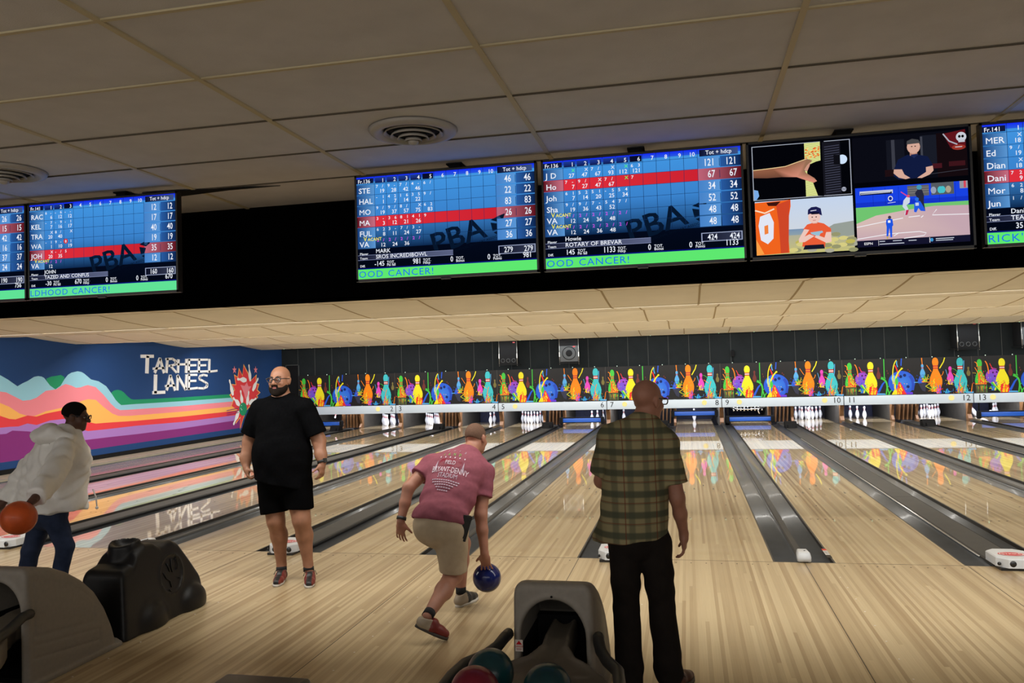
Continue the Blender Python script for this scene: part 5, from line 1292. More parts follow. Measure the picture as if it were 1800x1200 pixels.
def hand_on(B, W, D, N, T, curl=0.5, s=1.0, spread=0.10, curls=None, thumb=(0.75, 0.55, 0.3), k=.006, thumb_curl=.4):
    """W wrist, D towards the knuckles, N out of the palm, T towards the thumb side"""
    D = unit(D); N = unit(N-np.dot(N, D)*D) if True else N; T = unit(T-np.dot(T, D)*D-np.dot(T, N)*N)
    B.cap(W, W+D*.03*s, .026*s, .028*s, k=.012, wide=T, ratio=1.15)
    B.cap(W+D*.035*s, W+D*.080*s, .0155*s, .0150*s, k=.012, wide=T, ratio=2.6)
    B.ell(W+D*.04*s+T*.028*s+N*.012*s, (.020*s, .030*s, .016*s), (T, D, N), .01)
    tips = []
    for i, (off, L, r) in enumerate(((.031, .070, .0088), (.0105, .079, .0092), (-.0105, .073, .0088), (-.031, .057, .0078))):
        p = W+D*.088*s+T*off*s; a = (curls[i] if curls else curl)*(1+.12*i)
        d = unit(D+T*spread*(1.5-i)*0.6); ang = a*.45
        for j, fr in enumerate((.45, .31, .24)):
            dd = unit(d*math.cos(ang)+N*math.sin(ang)); q = p+dd*L*fr*s
            B.cap(p, q, r*s*(1-.07*j), r*s*(1-.07*(j+1)), k=.004); p = q; ang += a*.65
        tips.append(p)
    d = unit(D*thumb[0]+T*thumb[1]+N*thumb[2]); p = W+D*.030*s+T*.034*s+N*.008*s; q = p+d*.042*s
    B.cap(p, q, .0125*s, .0105*s, k=.008); d2 = unit(d+N*thumb_curl+D*.25-T*.15*thumb_curl); B.cap(q, q+d2*.034*s, .0103*s, .0088*s, k=.004)
    return tips
def shoe(parent, heel, toe, up=(0, 0, 1), m_up=None, m_sole=None, m_back=None, w=.046, lace=True, label=None, top=.085, sides=False):
    """low bowling shoe; heel and toe are points on the sole"""
    h, t = V(*heel), V(*toe); f = unit(t-h); l = unit(np.cross(np.array(up, float), f)); u = np.cross(f, l); L = np.linalg.norm(t-h)
    lo = np.minimum(h, t)-.12; hi = np.maximum(h, t)+.16
    B = Blob(lo, hi, .006)
    P = lambda a, b, c: h+f*a*L+l*b+u*c
    B.chain([P(.13, 0, .040), P(.45, 0, .042), P(.70, 0.004, .036), P(.88, 0.004, .032)], [.036, .038, .035, .028], .02, wide=l, ratio=1.18)
    B.chain([P(.14, 0, .05), P(.22, 0, top), P(.45, 0, .070)], [.034, .036, .034], .02); B.cut(P(0, 0, .012), -u); B.cut(P(.22, 0, top+.012), unit(u-.25*f)); B.ell(P(.24, 0, top+.02), (.028, .042, .03), (l, f, u), .006, 'sub')
    o = B.build('shoe', [m_up], parent, label, world=True)
    if m_back is not None:
        o.data.materials.append(m_back); org = V(*parent.location)
        for p in o.data.polygons:
            c = V(*p.center)+org-h
            if (c@f < .36*L if not sides else (abs(c@l-.0) > .024 and c@f > .20*L)): p.material_index = 1
    b = MB(); n = 22; org = V(*parent.location); ring = []
    for k in range(n):
        a = 2*math.pi*k/n; x = .5+.5*math.cos(a); wd = w*(0.78+.30*math.exp(-((x-.70)/.25)**2)); ring.append(P(x*1.02-.01, wd*math.sin(a)*(abs(math.sin(a))**-.25 if abs(math.sin(a)) > .05 else 1), 0)-org)
    b.loft([[tuple(p+u*z) for p in ring] for z in (.0, .020)], 0, True); b.build('sole', m_sole, o)
    if lace:
        b = MB()
        for i in range(4):
            a = .36+.085*i; z = .100-.012*i; b.tube([tuple(P(a, -.024, z-.012)-org), tuple(P(a+.02, 0, z)-org), tuple(P(a, .024, z-.012)-org)], .0032, 6)
        b.tube([tuple(P(.36, 0, .096)-org), tuple(P(.32, .045, .105)-org), tuple(P(.40, .06, .075)-org)], .003, 6); b.tube([tuple(P(.36, 0, .096)-org), tuple(P(.34, -.045, .10)-org), tuple(P(.42, -.055, .07)-org)], .003, 6)
        b.build('laces', M['rubber'], o)
    return o
def glasses(parent, P, m, s=1.0, w=1.0):
    org = V(*parent.location); b = MB()
    for q in (-1, 1):
        ring = [P(q*(.034+.026*math.copysign(abs(math.cos(a))**.7, math.cos(a))), .112, .008+.019*math.copysign(abs(math.sin(a))**.7, math.sin(a)))-org for a in (2*math.pi*k/20 for k in range(21))]
        b.tube([tuple(p) for p in ring], .0036*s, 6)
        b.tube([tuple(P(q*.060, .112, .016)-org), tuple(P(q*.082, .085, .017)-org), tuple(P(q*.088, -.002, .014)-org), tuple(P(q*.084, -.018, -.004)-org)], .0034*s, 6)
    b.tube([tuple(P(-.009, .113, .012)-org), tuple(P(0, .119, .014)-org), tuple(P(.009, .113, .012)-org)], .0034*s, 6)
    g = b.build('glasses', m, parent)
    for q in (-1, 1):
        b = MB(); ring = [tuple(P(q*(.034+.025*math.copysign(abs(math.cos(a))**.7, math.cos(a))), .111, .008+.018*math.copysign(abs(math.sin(a))**.7, math.sin(a)))-org) for a in (2*math.pi*k/20 for k in range(20))]
        off = (P(0, .0015, 0)-P(0, 0, 0)); b.prism(ring, tuple(off)); b.build('lens', M['lens'], g)
def band(parent, name, a, b2, r, thick, width, m, label=None, face=None, box=None):
    """strap round a limb running a -> b2"""
    a, b2 = V(*a), V(*b2); d = unit(b2-a); b = MB(); org = V(*parent.location)
    c = (a+b2)/2; x = unit(np.cross(d, V(0.3, 0.9, 0.1))); y = np.cross(d, x)
    rings = []
    for rr, z in ((r, -width/2), (r+thick, -width/2), (r+thick, width/2), (r, width/2), (r, -width/2)):
        rings.append([tuple(c-org+d*z+rr*(math.cos(t)*x+math.sin(t)*y)) for t in (2*math.pi*k/24 for k in range(24))])
    b.loft(rings, 0, True, cap=False)
    if face is not None:
        n = unit(V(*face)-np.dot(V(*face), d)*d); q = np.cross(d, n); b.obox(tuple(c-org+n*(r+thick)), tuple(q*.017), tuple(d*.019), tuple(n*.006))
    return b.build(name, m, parent, label)
M['eye_white'] = mat('eye_white', srgb(176, 166, 158), 0.35); M['eye_dark'] = mat('eye_iris', (0.01, 0.006, 0.004), 0.15)
M['lens'] = bpy.data.materials.new('spectacle_lens'); M['lens'].use_nodes = True
_p = M['lens'].node_tree.nodes['Principled BSDF']; _p.inputs['Transmission Weight'].default_value = 1.0; _p.inputs['Roughness'].default_value = 0.02; _p.inputs['IOR'].default_value = 1.02; _p.inputs['Base Color'].default_value = (0.93, 0.93, 0.97, 1)
M['frame_dark'] = mat('spectacle_frame', (0.012, 0.010, 0.012), 0.3)
M['cloth_black'] = mat('black_cotton', (0.0030, 0.0031, 0.0036), 0.9, noise=0.2, nscale=60, bump=0.15, bscale=400, spec=0.02)
M['cloth_shorts'] = mat('black_shorts_cloth', (0.0022, 0.0022, 0.0025), 0.9, bump=0.1, bscale=300, spec=0.02)
FOLD = [((.8, .1, .6), .17, 0.3), ((-.6, .3, .75), .12, 1.7), ((.15, .9, .4), .21, 2.9)]

# ---------------------------------------------------------------- man in black, facing us
R_ = V(.977, .211, 0); T_ = V(.211, -.977, 0)             # picture-right, towards the camera
t = thing('person', 'man in black t-shirt and black shorts standing facing the camera, wearing glasses', 'person', (-2.84, -1.08, 0))
def a_(x, z, b=0.0): return V(x, -1.1, z)+b*T_
sk = skin('skin_tan', srgb(146, 102, 78))
B = Blob((-3.36, -1.52, 0.03), (-2.30, -0.72, 1.96), .007)
AX = (R_, T_, V(0, 0, 1))
B.ell(a_(-2.84, 1.40, -.01), (.235, .145, .25), AX, .04); B.ell(a_(-2.845, 1.12, .02), (.238, .172, .26), AX, .05); B.ell(a_(-2.83, .90, -.01), (.212, .16, .16), AX, .05)
B.cap(a_(-3.07, 1.535), a_(-2.84, 1.59, -.02), .075, .085, .05); B.cap(a_(-2.60, 1.535), a_(-2.84, 1.59, -.02), .075, .085, .05)
B.cap(a_(-2.84, 1.56, -.015), a_(-2.85, 1.70, .0), .078, .072, .03)
B.chain([a_(-3.07, 1.525), a_(-3.175, 1.25, -.02), a_(-3.20, 1.10, .02), a_(-3.185, 1.02, .06)], [.078, .060, .052, .033], .03)
B.chain([a_(-2.61, 1.525), a_(-2.50, 1.25, -.03), a_(-2.47, 1.12, .02), a_(-2.45, 1.055, .05)], [.078, .060, .050, .033], .03)
B.chain([a_(-2.955, .86), a_(-2.915, .54, .03), a_(-2.905, .40, -.02), a_(-2.893, .13, -.05)], [.125, .076, .070, .042], .03)
B.chain([a_(-2.715, .86), a_(-2.66, .55, .05), a_(-2.65, .41, .0), a_(-2.625, .15, -.02)], [.125, .076, .070, .042], .03)
B.ell(a_(-2.905, .39, -.06), (.066, .06, .12), AX, .03); B.ell(a_(-2.655, .40, -.04), (.066, .06, .12), AX, .03)
B.cap(a_(-2.893, .13, -.05), a_(-2.888, .06, -.02), .042, .036, .02); B.cap(a_(-2.625, .15, -.02), a_(-2.61, .08, .0), .042, .036, .02)
hf = unit(T_*.95-R_*.20+V(0, 0, -.02))
P = head_on(B, a_(-2.852, 1.792, .015), hf, s=1.02, wide=1.06, jaw=1.22)
hand_on(B, a_(-3.185, 1.02, .06), V(.30, 0, -.95)+T_*.25, R_*.9-T_*.3, T_*.9+R_*.5, curl=1.5, s=1.02, thumb=(.6, .5, .6), thumb_curl=.2)
hand_on(B, a_(-2.45, 1.055, .05), V(.0, 0, -1)+T_*.15-R_*.05, -R_*.9-T_*.35, T_*.8-R_*.5, curl=.75, s=1.02, spread=.16, thumb=(.7, .7, .3))
B.build('body', sk, t, world=True)
eyes(P, t, 1.02, look=(.02, 0)); glasses(t, P, M['frame_dark'], 1.1)
# beard
B = Blob((-3.02, -1.30, 1.58), (-2.68, -0.95, 1.84), .0045)
f_, l_, u_ = frame(hf); A_ = (l_, f_, u_)
def Eb(p, r, k=.012, op='add'): B.ell(P(*p), (r[0]*1.06, r[1], r[2]), A_, k, op)
Eb((0, .032, -.058), (.081, .078, .066)); Eb((0, .050, -.090), (.066, .062, .046), .02); Eb((0, .085, -.112), (.034, .03, .026), .02); B.cap(P(-.026, .106, -.042), P(.026, .106, -.042), .0085, k=.006)
Eb((0, .122, -.060), (.023, .03, .013), .006, 'sub'); B.cut(P(0, -.008, 0), -f_); 
def lim(F, X, Y, Z):
    p = P(0, 0, 0); b_ = (X-p[0])*f_[0]+(Y-p[1])*f_[1]+(Z-p[2])*f_[2]; c_ = (X-p[0])*u_[0]+(Y-p[1])*u_[1]+(Z-p[2])*u_[2]; a2 = np.abs((X-p[0])*l_[0]+(Y-p[1])*l_[1]+(Z-p[2])*l_[2])
    topz = np.where(a2 < .028, -.037, -.060+.055*np.clip((.078-b_)/.078, 0, 1)); return np.maximum(F, (c_-topz)*.8)
B.field(lim); B.build('beard', mat('dark_beard', (0.012, 0.008, 0.006), 0.9, noise=0.4, nscale=160, bump=0.5, bscale=260, spec=.1), t, world=True)
b = MB(); org = V(*t.location)
for z, r in ((-.0545, .0042), (-.066, .0055)): b.tube([tuple(P(x, .1035-4*x*x, z-(.004 if abs(x) > .015 else 0)*0)-org) for x in (-.022, -.011, 0, .011, .022)], [r*.4, r, r*1.05, r, r*.4], 8)
b.build('lips', mat('lips_rose', srgb(150, 88, 82), .45), t)
for q in (-1, 1):
    b = MB(); b.tube([tuple(P(q*x, y, z)-org) for x, y, z in ((.012, .101, .030), (.030, .098, .036), (.050, .082, .032))], [.0035, .0045, .0025], 6); b.build('eyebrow', mat('dark_brow', (0.014, 0.010, 0.008), .9), t)
# t-shirt
B = Blob((-3.34, -1.50, .78), (-2.34, -0.76, 1.72), .007)
B.ell(a_(-2.84, 1.40, -.01), (.240, .160, .25), AX, .05); B.ell(a_(-2.845, 1.14, .02), (.258, .192, .30), AX, .06)
B.cap(a_(-2.845, 1.15, .015), a_(-2.835, .86, .015), .190, .196, .05, wide=R_, ratio=1.30)
B.cap(a_(-3.05, 1.535), a_(-2.84, 1.60, -.02), .086, .094, .05); B.cap(a_(-2.62, 1.535), a_(-2.84, 1.60, -.02), .086, .094, .05)
for p, q in ((a_(-3.065, 1.53), a_(-3.155, 1.32, -.01)), (a_(-2.615, 1.53), a_(-2.515, 1.31, -.01))):
    d = q-p; B.cap(p, q+d*.3, .088, .092, .03, clip=(q+d*.05, d))
B.cut(a_(-2.83, .868), V(-.22, 0, -1)+T_*.05)
B.cap(a_(-2.845, 1.615, -.02), a_(-2.855, 1.75, .02), .074, .10, .008, op='sub')
B.waves(.0045, FOLD); B.build('t_shirt', M['cloth_black'], t, world=True)
b = MB(); b.box((.225+.0, -.22, .835), (.234, -.216, .85)); 
# shorts
B = Blob((-3.30, -1.46, .52), (-2.40, -0.76, 1.02), .007)
B.ell(a_(-2.83, .92, -.01), (.228, .176, .17), AX, .04); B.chain([a_(-2.945, .88), a_(-2.925, .58, .01)], [.140, .126], .03, clip=(a_(-2.93, .615, 0), V(.12, 0, -1))); B.chain([a_(-2.715, .88), a_(-2.68, .60, .02)], [.140, .122], .03, clip=(a_(-2.68, .655), V(-.06, 0, -1)))
B.cut(a_(0, 1.0), (0, 0, 1)); B.waves(.004, FOLD); B.build('shorts', M['cloth_shorts'], t, world=True)
M['shoe_red'] = mat('shoe_oxblood', srgb(112, 34, 28), .45, noise=.1); M['shoe_black'] = mat('shoe_black', (.012, .012, .013), .45); M['sole_white'] = mat('sole_white', srgb(190, 184, 174), .6); M['sock_black'] = mat('sock_black', (.008, .008, .009), .9)
shoe(t, a_(-2.885, .0, -.085), a_(-2.875, .0, .205), m_up=M['shoe_black'], m_sole=M['sole_white'], m_back=M['shoe_red'], label='black and oxblood bowling shoe', sides=True)
shoe(t, a_(-2.612, .0, -.06), a_(-2.56, .0, .215), m_up=M['shoe_black'], m_sole=M['sole_white'], m_back=M['shoe_red'], label='black and oxblood bowling shoe', sides=True)
band(t, 'sock', a_(-2.891, .085, -.04), a_(-2.893, .115, -.045), .043, .004, .035, M['sock_black']); band(t, 'sock', a_(-2.618, .095, -.01), a_(-2.623, .125, -.02), .043, .004, .035, M['sock_black'])
band(t, 'wristwatch', a_(-2.455, 1.075, .045), a_(-2.450, 1.055, .05), .037, .005, .022, M['rubber'], face=(R_*.8+T_*.6))

# ---------------------------------------------------------------- bowler in the pink shirt
t = thing('person', 'man in pink printed t-shirt and khaki shorts bending to release a blue ball', 'person', (-1.03, -2.0, 0))
sk = skin('skin_ruddy', srgb(154, 106, 86))
B = Blob((-1.60, -2.66, 0.02), (-0.60, -1.22, 1.45), .007)
sh = unit(V(.478, -.05, -.06)); sp = unit(V(.04, .40, .40)); bk = np.cross(sh, sp); AXB = (sh, bk, sp)
pel = V(-1.075, -2.08, .735); chest = V(-1.04, -1.76, 1.04)
B.ell(chest, (.205, .125, .19), AXB, .05); B.ell((pel+chest)/2, (.185, .125, .20), AXB, .06); B.ell(pel, (.190, .150, .14), AXB, .05)
shL, shR = V(-1.265, -1.665, 1.10), V(-.835, -1.69, 1.035); nk = V(-.985, -1.61, 1.165)
B.cap(shL, nk, .065, .07, .04); B.cap(shR, nk, .065, .07, .04); B.cap(nk, V(-.945, -1.53, 1.25), .066, .060, .03)
elL, wrL = V(-1.395, -1.85, .945), V(-1.432, -1.94, .705)
B.chain([shL, elL, (elL*.55+wrL*.45), wrL], [.062, .046, .042, .028], .02)
elR, wrR = V(-.842, -1.80, .735), V(-.812, -1.835, .455)
B.chain([shR, elR, elR*.6+wrR*.4, wrR], [.064, .048, .043, .030], .02)
hipR, knR, anR = V(-.985, -2.08, .66), V(-1.005, -2.02, .335), V(-1.065, -2.46, .165)
hipL, knL, anL = V(-1.13, -2.02, .66), V(-1.06, -1.58, .47), V(-1.067, -1.62, .10)
B.chain([hipR, knR], [.112, .068], .03); B.chain([knR, knR*.62+anR*.38, anR], [.066, .060, .036], .03); B.ell(knR*.66+anR*.34+V(0, -.01, -.022), (.05, .10, .05), None, .03)
B.chain([hipL, knL], [.105, .066], .03); B.chain([knL, knL*.65+anL*.35, anL], [.064, .056, .036], .03)
hd = V(-.942, -1.505, 1.285); hfw = unit(V(.30, .92, -.22)); P = head_on(B, hd, hfw, up=(.02, .25, 1), s=.97)
hand_on(B, wrL, unit(V(-.05, .02, -1)), unit(V(.2, 1, 0)), unit(V(1, -.2, 0)), curl=.45, spread=.22, s=1.0, thumb=(.7, .7, .2))
ballB = V(-.824, -1.735, .247)
hand_on(B, wrR, unit(V(.06, .16, -1)), unit(V(-.05, .9, -.35)), unit(V(-.9, .1, .1)), curl=.42, spread=.25, s=1.02, thumb=(.6, .7, .5))
B.build('body', sk, t, world=True); eyes(P, t, .97)
M['hair_brown'] = mat('short_brown_hair', srgb(104, 80, 66), .9, noise=.25, nscale=220, bump=.5, bscale=420, spec=.12)
f_, l_, u_ = frame(hfw, (.02, .25, 1)); B = Blob(hd-.17, hd+.17, .005); B.ell(P(0, -.0125, .0355), (.0765, .0990, .0885), (l_, f_, u_), .01); B.cut(P(0, .0, -.030), unit(-u_-.3*f_)); B.cut(P(0, .062, .06), unit(f_-.4*u_))
for q in (-1, 1): B.ell(P(q*.085, .0, -.012), (.02, .03, .036), (l_, f_, u_), .004, 'sub')
B.build('hair', M['hair_brown'], t, world=True)
# shirt with its printed back
M['pink'] = mat('pink_cotton', srgb(130, 74, 85), .9, noise=.08, nscale=40, bump=.15, bscale=400, spec=.1)
B = Blob((-1.50, -2.36, .62), (-.66, -1.44, 1.30), .006)
B.ell(chest, (.232, .150, .20), AXB, .05); B.ell((pel+chest)/2, (.212, .155, .22), AXB, .07); B.ell(pel+V(0, 0, .01), (.215, .178, .15), AXB, .06)
B.cap(shL, nk, .080, .082, .05); B.cap(shR, nk, .080, .082, .05)
for p, q, fr in ((shL, elL, .52), (shR, elR, .58)):
    d = q-p; B.cap(p, p+d*(fr+.2), .076, .082, .03, clip=(p+d*fr, d))
B.cut(pel+V(-.0, -.0, -.005), unit(V(-.12, -.30, -.95))); B.cap(nk+V(0, .0, .01), V(-.93, -1.50, 1.29), .070, .08, .008, op='sub')
B.waves(.005, [((.3, .6, .8), .11, .4), ((.8, .5, -.2), .15, 1.1), ((-.4, .5, .7), .09, 2.0)])
so = B.build('t_shirt', M['pink'], t, world=True)
org = V(*t.location)
F = Flat(eps=0.00006); Wt, Gy, Mr = srgb(196, 176, 186), srgb(166, 146, 160), srgb(116, 30, 48)
F.text('1', -.075, -.155, .022, Gy, 'c'); F.text('9', -.02, -.155, .024, Gy, 'c'); F.text('1', .035, -.155, .022, Gy, 'c'); F.text('5', .09, -.150, .022, Gy, 'c')
for i, ch in enumerate('SAND'): F.text(ch, -.10+.052*i, -.120, .020, srgb(120, 160, 90), 'c')
for i in range(6): F.disc(-.12+.046*i, -.106, .006, .006, Wt, 7)
F.poly([(-.10, -.094), (.08, -.094), (.095, -.078), (.095, -.060), (.08, -.046), (-.10, -.046), (-.115, -.060), (-.115, -.078)], Mr, lift=-.0016); F.text('FIELD', -.01, -.058, .024, Wt, 'c', 1, 1.15)
F.poly([(-.15, -.02), (-.135, -.085), (-.125, -.03)], Gy); F.poly([(.13, -.02), (.115, -.085), (.105, -.03)], Gy)
F.text('BRYANT-DENNY', 0, -.005, .034, Wt, 'c', 1, .90); F.text('STADIUM', 0, .033, .030, Gy, 'c', 1, 1.0)
for i, (w2, s2) in enumerate(((.13, 12), (.12, 11), (.09, 8), (.07, 6), (.05, 5))):
    y = .048+.016*i
    for k in range(s2): F.rect(-w2+2*w2*k/s2, y, -w2+2*w2*(k+.72)/s2, y+.007, Gy)
def project(F, so, O, U, V2, N, org, parent, lift=.0034, m=None, name='print', sub=3):
    """lay the flat shapes onto the curved cloth"""
    dg = bpy.context.evaluated_depsgraph_get(); me = so.data
    bv = BVHTree.FromPolygons([tuple(V(*v.co)+org) for v in me.vertices], [tuple(p.vertices) for p in me.polygons])
    import bmesh
    flat = F.mesh(name, (0, 0, 0), (1, 0, 0), (0, -1, 0), (0, 0, 1)); bm = bmesh.new(); bm.from_mesh(flat)
    bmesh.ops.triangulate(bm, faces=bm.faces[:])
    for _ in range(2):
        le = [e for e in bm.edges if e.calc_length() > .014]
        if le: bmesh.ops.subdivide_edges(bm, edges=le, cuts=1)
    bmesh.ops.triangulate(bm, faces=bm.faces[:])
    O, U, V2, N = V(*O), unit(U), unit(V2), unit(N)
    bad = []
    for v in bm.verts:
        p = O+U*v.co.x+V2*v.co.y+N*.4; h = bv.ray_cast(Vector(p), Vector(-N), 1.0)
        if h[0] is None: bad.append(v); continue
        q = np.array(h[0])+N*(lift+v.co.z)-org; v.co = Vector(q)
    if bad: bmesh.ops.delete(bm, geom=bad, context='VERTS')
    bm.to_mesh(flat); bm.free(); flat.update()
    return link_mesh(name, flat, m, parent)
F.v = [(a*.86, b2*1.42+.02, z) for a, b2, z in F.v]
pr = project(F, so, chest*.80+pel*.20, sh, sp, -bk if bk[1] > 0 else bk, org, so, m=M['print'], name='printed_lettering')
# shorts
M['khaki'] = mat('khaki_cloth', srgb(168, 152, 128), .9, noise=.06, nscale=20, bump=.12, bscale=300, spec=.1)
B = Blob((-1.36, -2.36, .28), (-.80, -1.42, .88), .006)
B.ell(pel+V(0, -.01, -.03), (.200, .168, .155), AXB, .05); B.cap(hipR+V(-.01, 0, .0), knR+V(.005, -.01, -.02), .128, .094, .03, clip=(knR+V(0, 0, .045), knR-hipR)); B.cap(hipL, knL, .122, .092, .03, clip=(hipL*.2+knL*.8, knL-hipL))
B.cut(pel+V(0, 0, .06), unit(V(0, .3, .95))); B.waves(.004, FOLD); B.build('shorts', M['khaki'], t, world=True)
M['shoe_tan'] = mat('shoe_tan_leather', srgb(150, 136, 116), .5); M['sole_dark'] = mat('sole_dark', srgb(60, 54, 50), .6)
shoe(t, V(-1.135, -2.52, .115), V(-.935, -2.435, .004), up=(.35, .12, .9), m_up=M['shoe_red'], m_sole=M['sole_dark'], m_back=M['shoe_tan'], lace=False, label='tan and red bowling shoe, heel raised', top=.075)
shoe(t, V(-1.085, -1.70, .0), V(-.985, -1.44, .0), m_up=M['shoe_black'], m_sole=M['sole_white'], m_back=M['shoe_tan'], label='black and tan bowling shoe')
band(t, 'sock', anR*.9+knR*.1, anR, .037, .004, .05, M['sock_black']); band(t, 'sock', anL+V(0, 0, .03), anL, .037, .004, .05, M['sock_black'])
band(t, 'wristwatch', wrL+unit(elL-wrL)*.035, wrL+unit(elL-wrL)*.015, .032, .006, .024, M['rubber'])
b = MB(); c = V(-.885, -2.12, .70)-org; d1 = unit(V(.30, .10, 1)); d2 = unit(V(.5, -.85, -.07)); d3 = np.cross(d1, d2)
b.obox(tuple(c), tuple(d2*.020), tuple(d3*.032), tuple(d1*.092)); b.obox(tuple(c+d2*.02), tuple(d2*.006), tuple(d3*.026), tuple(d1*.07)); b.build('belt_pouch', M['rubber'], t, 'slim black pouch clipped at the hip')
bowl_ball('blueball', tuple(ballB), srgb(14, 24, 78), 'dark blue bowling ball held low by the bending man', rough=.2)

# ---------------------------------------------------------------- man in the plaid shirt, seen from behind
t = thing('person', 'bald man in olive plaid shirt and dark trousers standing with his back to us', 'person', (0.47, -3.12, 0))
sk = skin('skin_fair', srgb(160, 112, 92))
RC = unit(V(.98, .18, 0)); FC = unit(V(-.18, .98, 0)); AXC = (RC, FC, V(0, 0, 1))
def c_(x, z, f=0.0): return V(x, -3.15, z)+f*FC
B = Blob((.10, -3.48, .04), (.92, -2.62, 1.78), .007)
B.ell(c_(.435, 1.28), (.165, .115, .24), AXC, .05); B.ell(c_(.415, 1.02), (.150, .115, .22), AXC, .06); B.ell(c_(.42, .90), (.150, .110, .12), AXC, .05)
shL, shR, nk = c_(.285, 1.425, .01), c_(.595, 1.395, .0), c_(.475, 1.50)
B.cap(shL, nk, .058, .065, .05); B.cap(shR, nk, .058, .065, .05); B.cap(nk, c_(.495, 1.59, .01), .060, .058, .03)
elR, wrR = c_(.645, 1.09, -.005), c_(.690, .875, .09)
B.chain([shR, elR, elR*.55+wrR*.45, wrR], [.054, .042, .038, .026], .02)
elL, wrL = c_(.235, 1.17, .10), c_(.30, 1.08, .32)
B.chain([shL, elL, wrL], [.054, .042, .027], .02)
hipL, knL, anL = c_(.35, .84), c_(.345, .45, .01), c_(.35, .09, .0)
hipR, knR, anR = c_(.50, .84), c_(.545, .45, .05), c_(.58, .09, .09)
B.chain([hipL, knL, anL], [.078, .056, .042], .01); B.chain([hipR, knR, anR], [.078, .056, .042], .01)
hd = c_(.503, 1.632, .015); hfw = unit(V(.62, .76, -.14)); P = head_on(B, hd, hfw, s=.95)
hand_on(B, wrR, unit(V(.0, -.02, -1)), unit(-RC+.3*FC), unit(FC*.9+.2*RC), curl=.7, spread=.2, s=.98)
hand_on(B, wrL, unit(FC+.2*RC), unit(RC-V(0, 0, .3)), V(0, 0, 1.0), curl=.8, s=.98)
B.build('body', sk, t, world=True); eyes(P, t, .95); glasses(t, P, M['frame_dark'], 1.0)
def plaid(name):
    m = bpy.data.materials.new(name); m.use_nodes = True; nt = m.node_tree; N = nt.nodes; L = nt.links; bs = N['Principled BSDF']
    tc = N.new('ShaderNodeTexCoord'); sp_ = N.new('ShaderNodeSeparateXYZ'); L.new(tc.outputs['Object'], sp_.inputs[0])
    def mth(op, a, b=None):
        n = N.new('ShaderNodeMath'); n.operation = op
        for i, v in enumerate((a, b)):
            if v is None: continue
            if hasattr(v, 'name'): L.new(v, n.inputs[i])
            else: n.inputs[i].default_value = v
        return n.outputs[0]
    def stripe(co, period, start, width, soft=.006):
        fr = mth('FRACT', mth('DIVIDE', mth('ADD', co, 10.0), period)); a = mth('SUBTRACT', fr, start); 
        n = N.new('ShaderNodeMapRange'); n.interpolation_type = 'SMOOTHSTEP'; n.inputs[1].default_value = width/2/period+soft/period; n.inputs[2].default_value = max(width/2/period-soft/period, 0); L.new(mth('ABSOLUTE', a), n.inputs[0]); return n.outputs[0]
    ang = mth('ADD', sp_.outputs['X'], mth('MULTIPLY', sp_.outputs['Y'], .18))
    base, dark, red = srgb(140, 131, 98), srgb(70, 74, 60), srgb(104, 54, 38)
    cur = None
    def layer(col, fac, prev, amt):
        n = N.new('ShaderNodeMix'); n.data_type = 'RGBA'; L.new(mth('MULTIPLY', fac, amt), n.inputs[0])
        if prev is None: n.inputs[6].default_value = (*base, 1)
        else: L.new(prev, n.inputs[6])
        n.inputs[7].default_value = (*col, 1); return n.outputs[2]
    z = sp_.outputs['Z']
    cur = layer(dark, stripe(z, .113, .5, 0.036), cur, .85); cur = layer(dark, stripe(ang, .088, .5, .034), cur, .55)
    cur = layer(red, stripe(z, .113, .08, .006, .002), cur, .7); cur = layer(red, stripe(ang, .176, .05, .006, .002), cur, .75); cur = layer(dark, stripe(z, .113, .02, .004, .002), cur, .6)
    L.new(cur, bs.inputs['Base Color']); bs.inputs['Roughness'].default_value = .9; bs.inputs['Specular IOR Level'].default_value = .1
    return m
M['plaid'] = plaid('olive_plaid')
B = Blob((.06, -3.44, .78), (.80, -2.80, 1.58), .006)
B.ell(c_(.435, 1.28), (.190, .138, .25), AXC, .05); B.ell(c_(.41, 1.05), (.172, .140, .24), AXC, .07); B.cap(c_(.408, 1.10), c_(.395, .82), .150, .162, .05, wide=RC, ratio=1.20)
B.cap(c_(.25, .93, .02), c_(.205, .86, .05), .05, .035, .05)
B.cap(shL, nk, .074, .076, .05); B.cap(shR, nk, .074, .076, .05)
for p, q, fr in ((shL, elL, .80), (shR, elR, .74)):
    d = q-p; B.cap(p, p+d*(fr+.25), .070, .078, .03, clip=(p+d*fr, d))
B.cap(nk+V(0, 0, -.02), nk+V(.005, 0, .045), .070, .066, .012, clip=(nk+V(0, 0, .035), V(0.05, .2, 1)))
B.cut(c_(.40, .862), unit(V(.10, .0, -1))); B.waves(.005, FOLD)
B.build('plaid_shirt', M['plaid'], t, world=True)
M['trouser'] = mat('dark_trousers', (.014, .011, .0095), .9, noise=.15, nscale=12, bump=.12, bscale=300, spec=.1)
B = Blob((.12, -3.44, .02), (.84, -2.78, 1.02), .007)
B.ell(c_(.42, .88), (.176, .140, .15), AXC, .05)
B.chain([hipL, knL+V(0, 0, .02), anL+V(.0, -.01, .0)], [.100, .074, .080], .012); B.chain([hipR+V(.01, 0, 0), knR+V(.005, 0, .02), anR+V(0, -.01, 0)], [.100, .074, .082], .012)
B.cut(c_(0, .035), (0, 0, -1)); B.cut(c_(0, .98), (0, 0, 1)); B.waves(.006, [((.2, .3, .9), .16, .5), ((.6, .2, .7), .11, 2.2), ((-.5, .4, .8), .2, 1.2)])
B.build('trousers', M['trouser'], t, world=True)
M['shoe_brown'] = mat('shoe_dark_brown', srgb(72, 40, 30), .45)
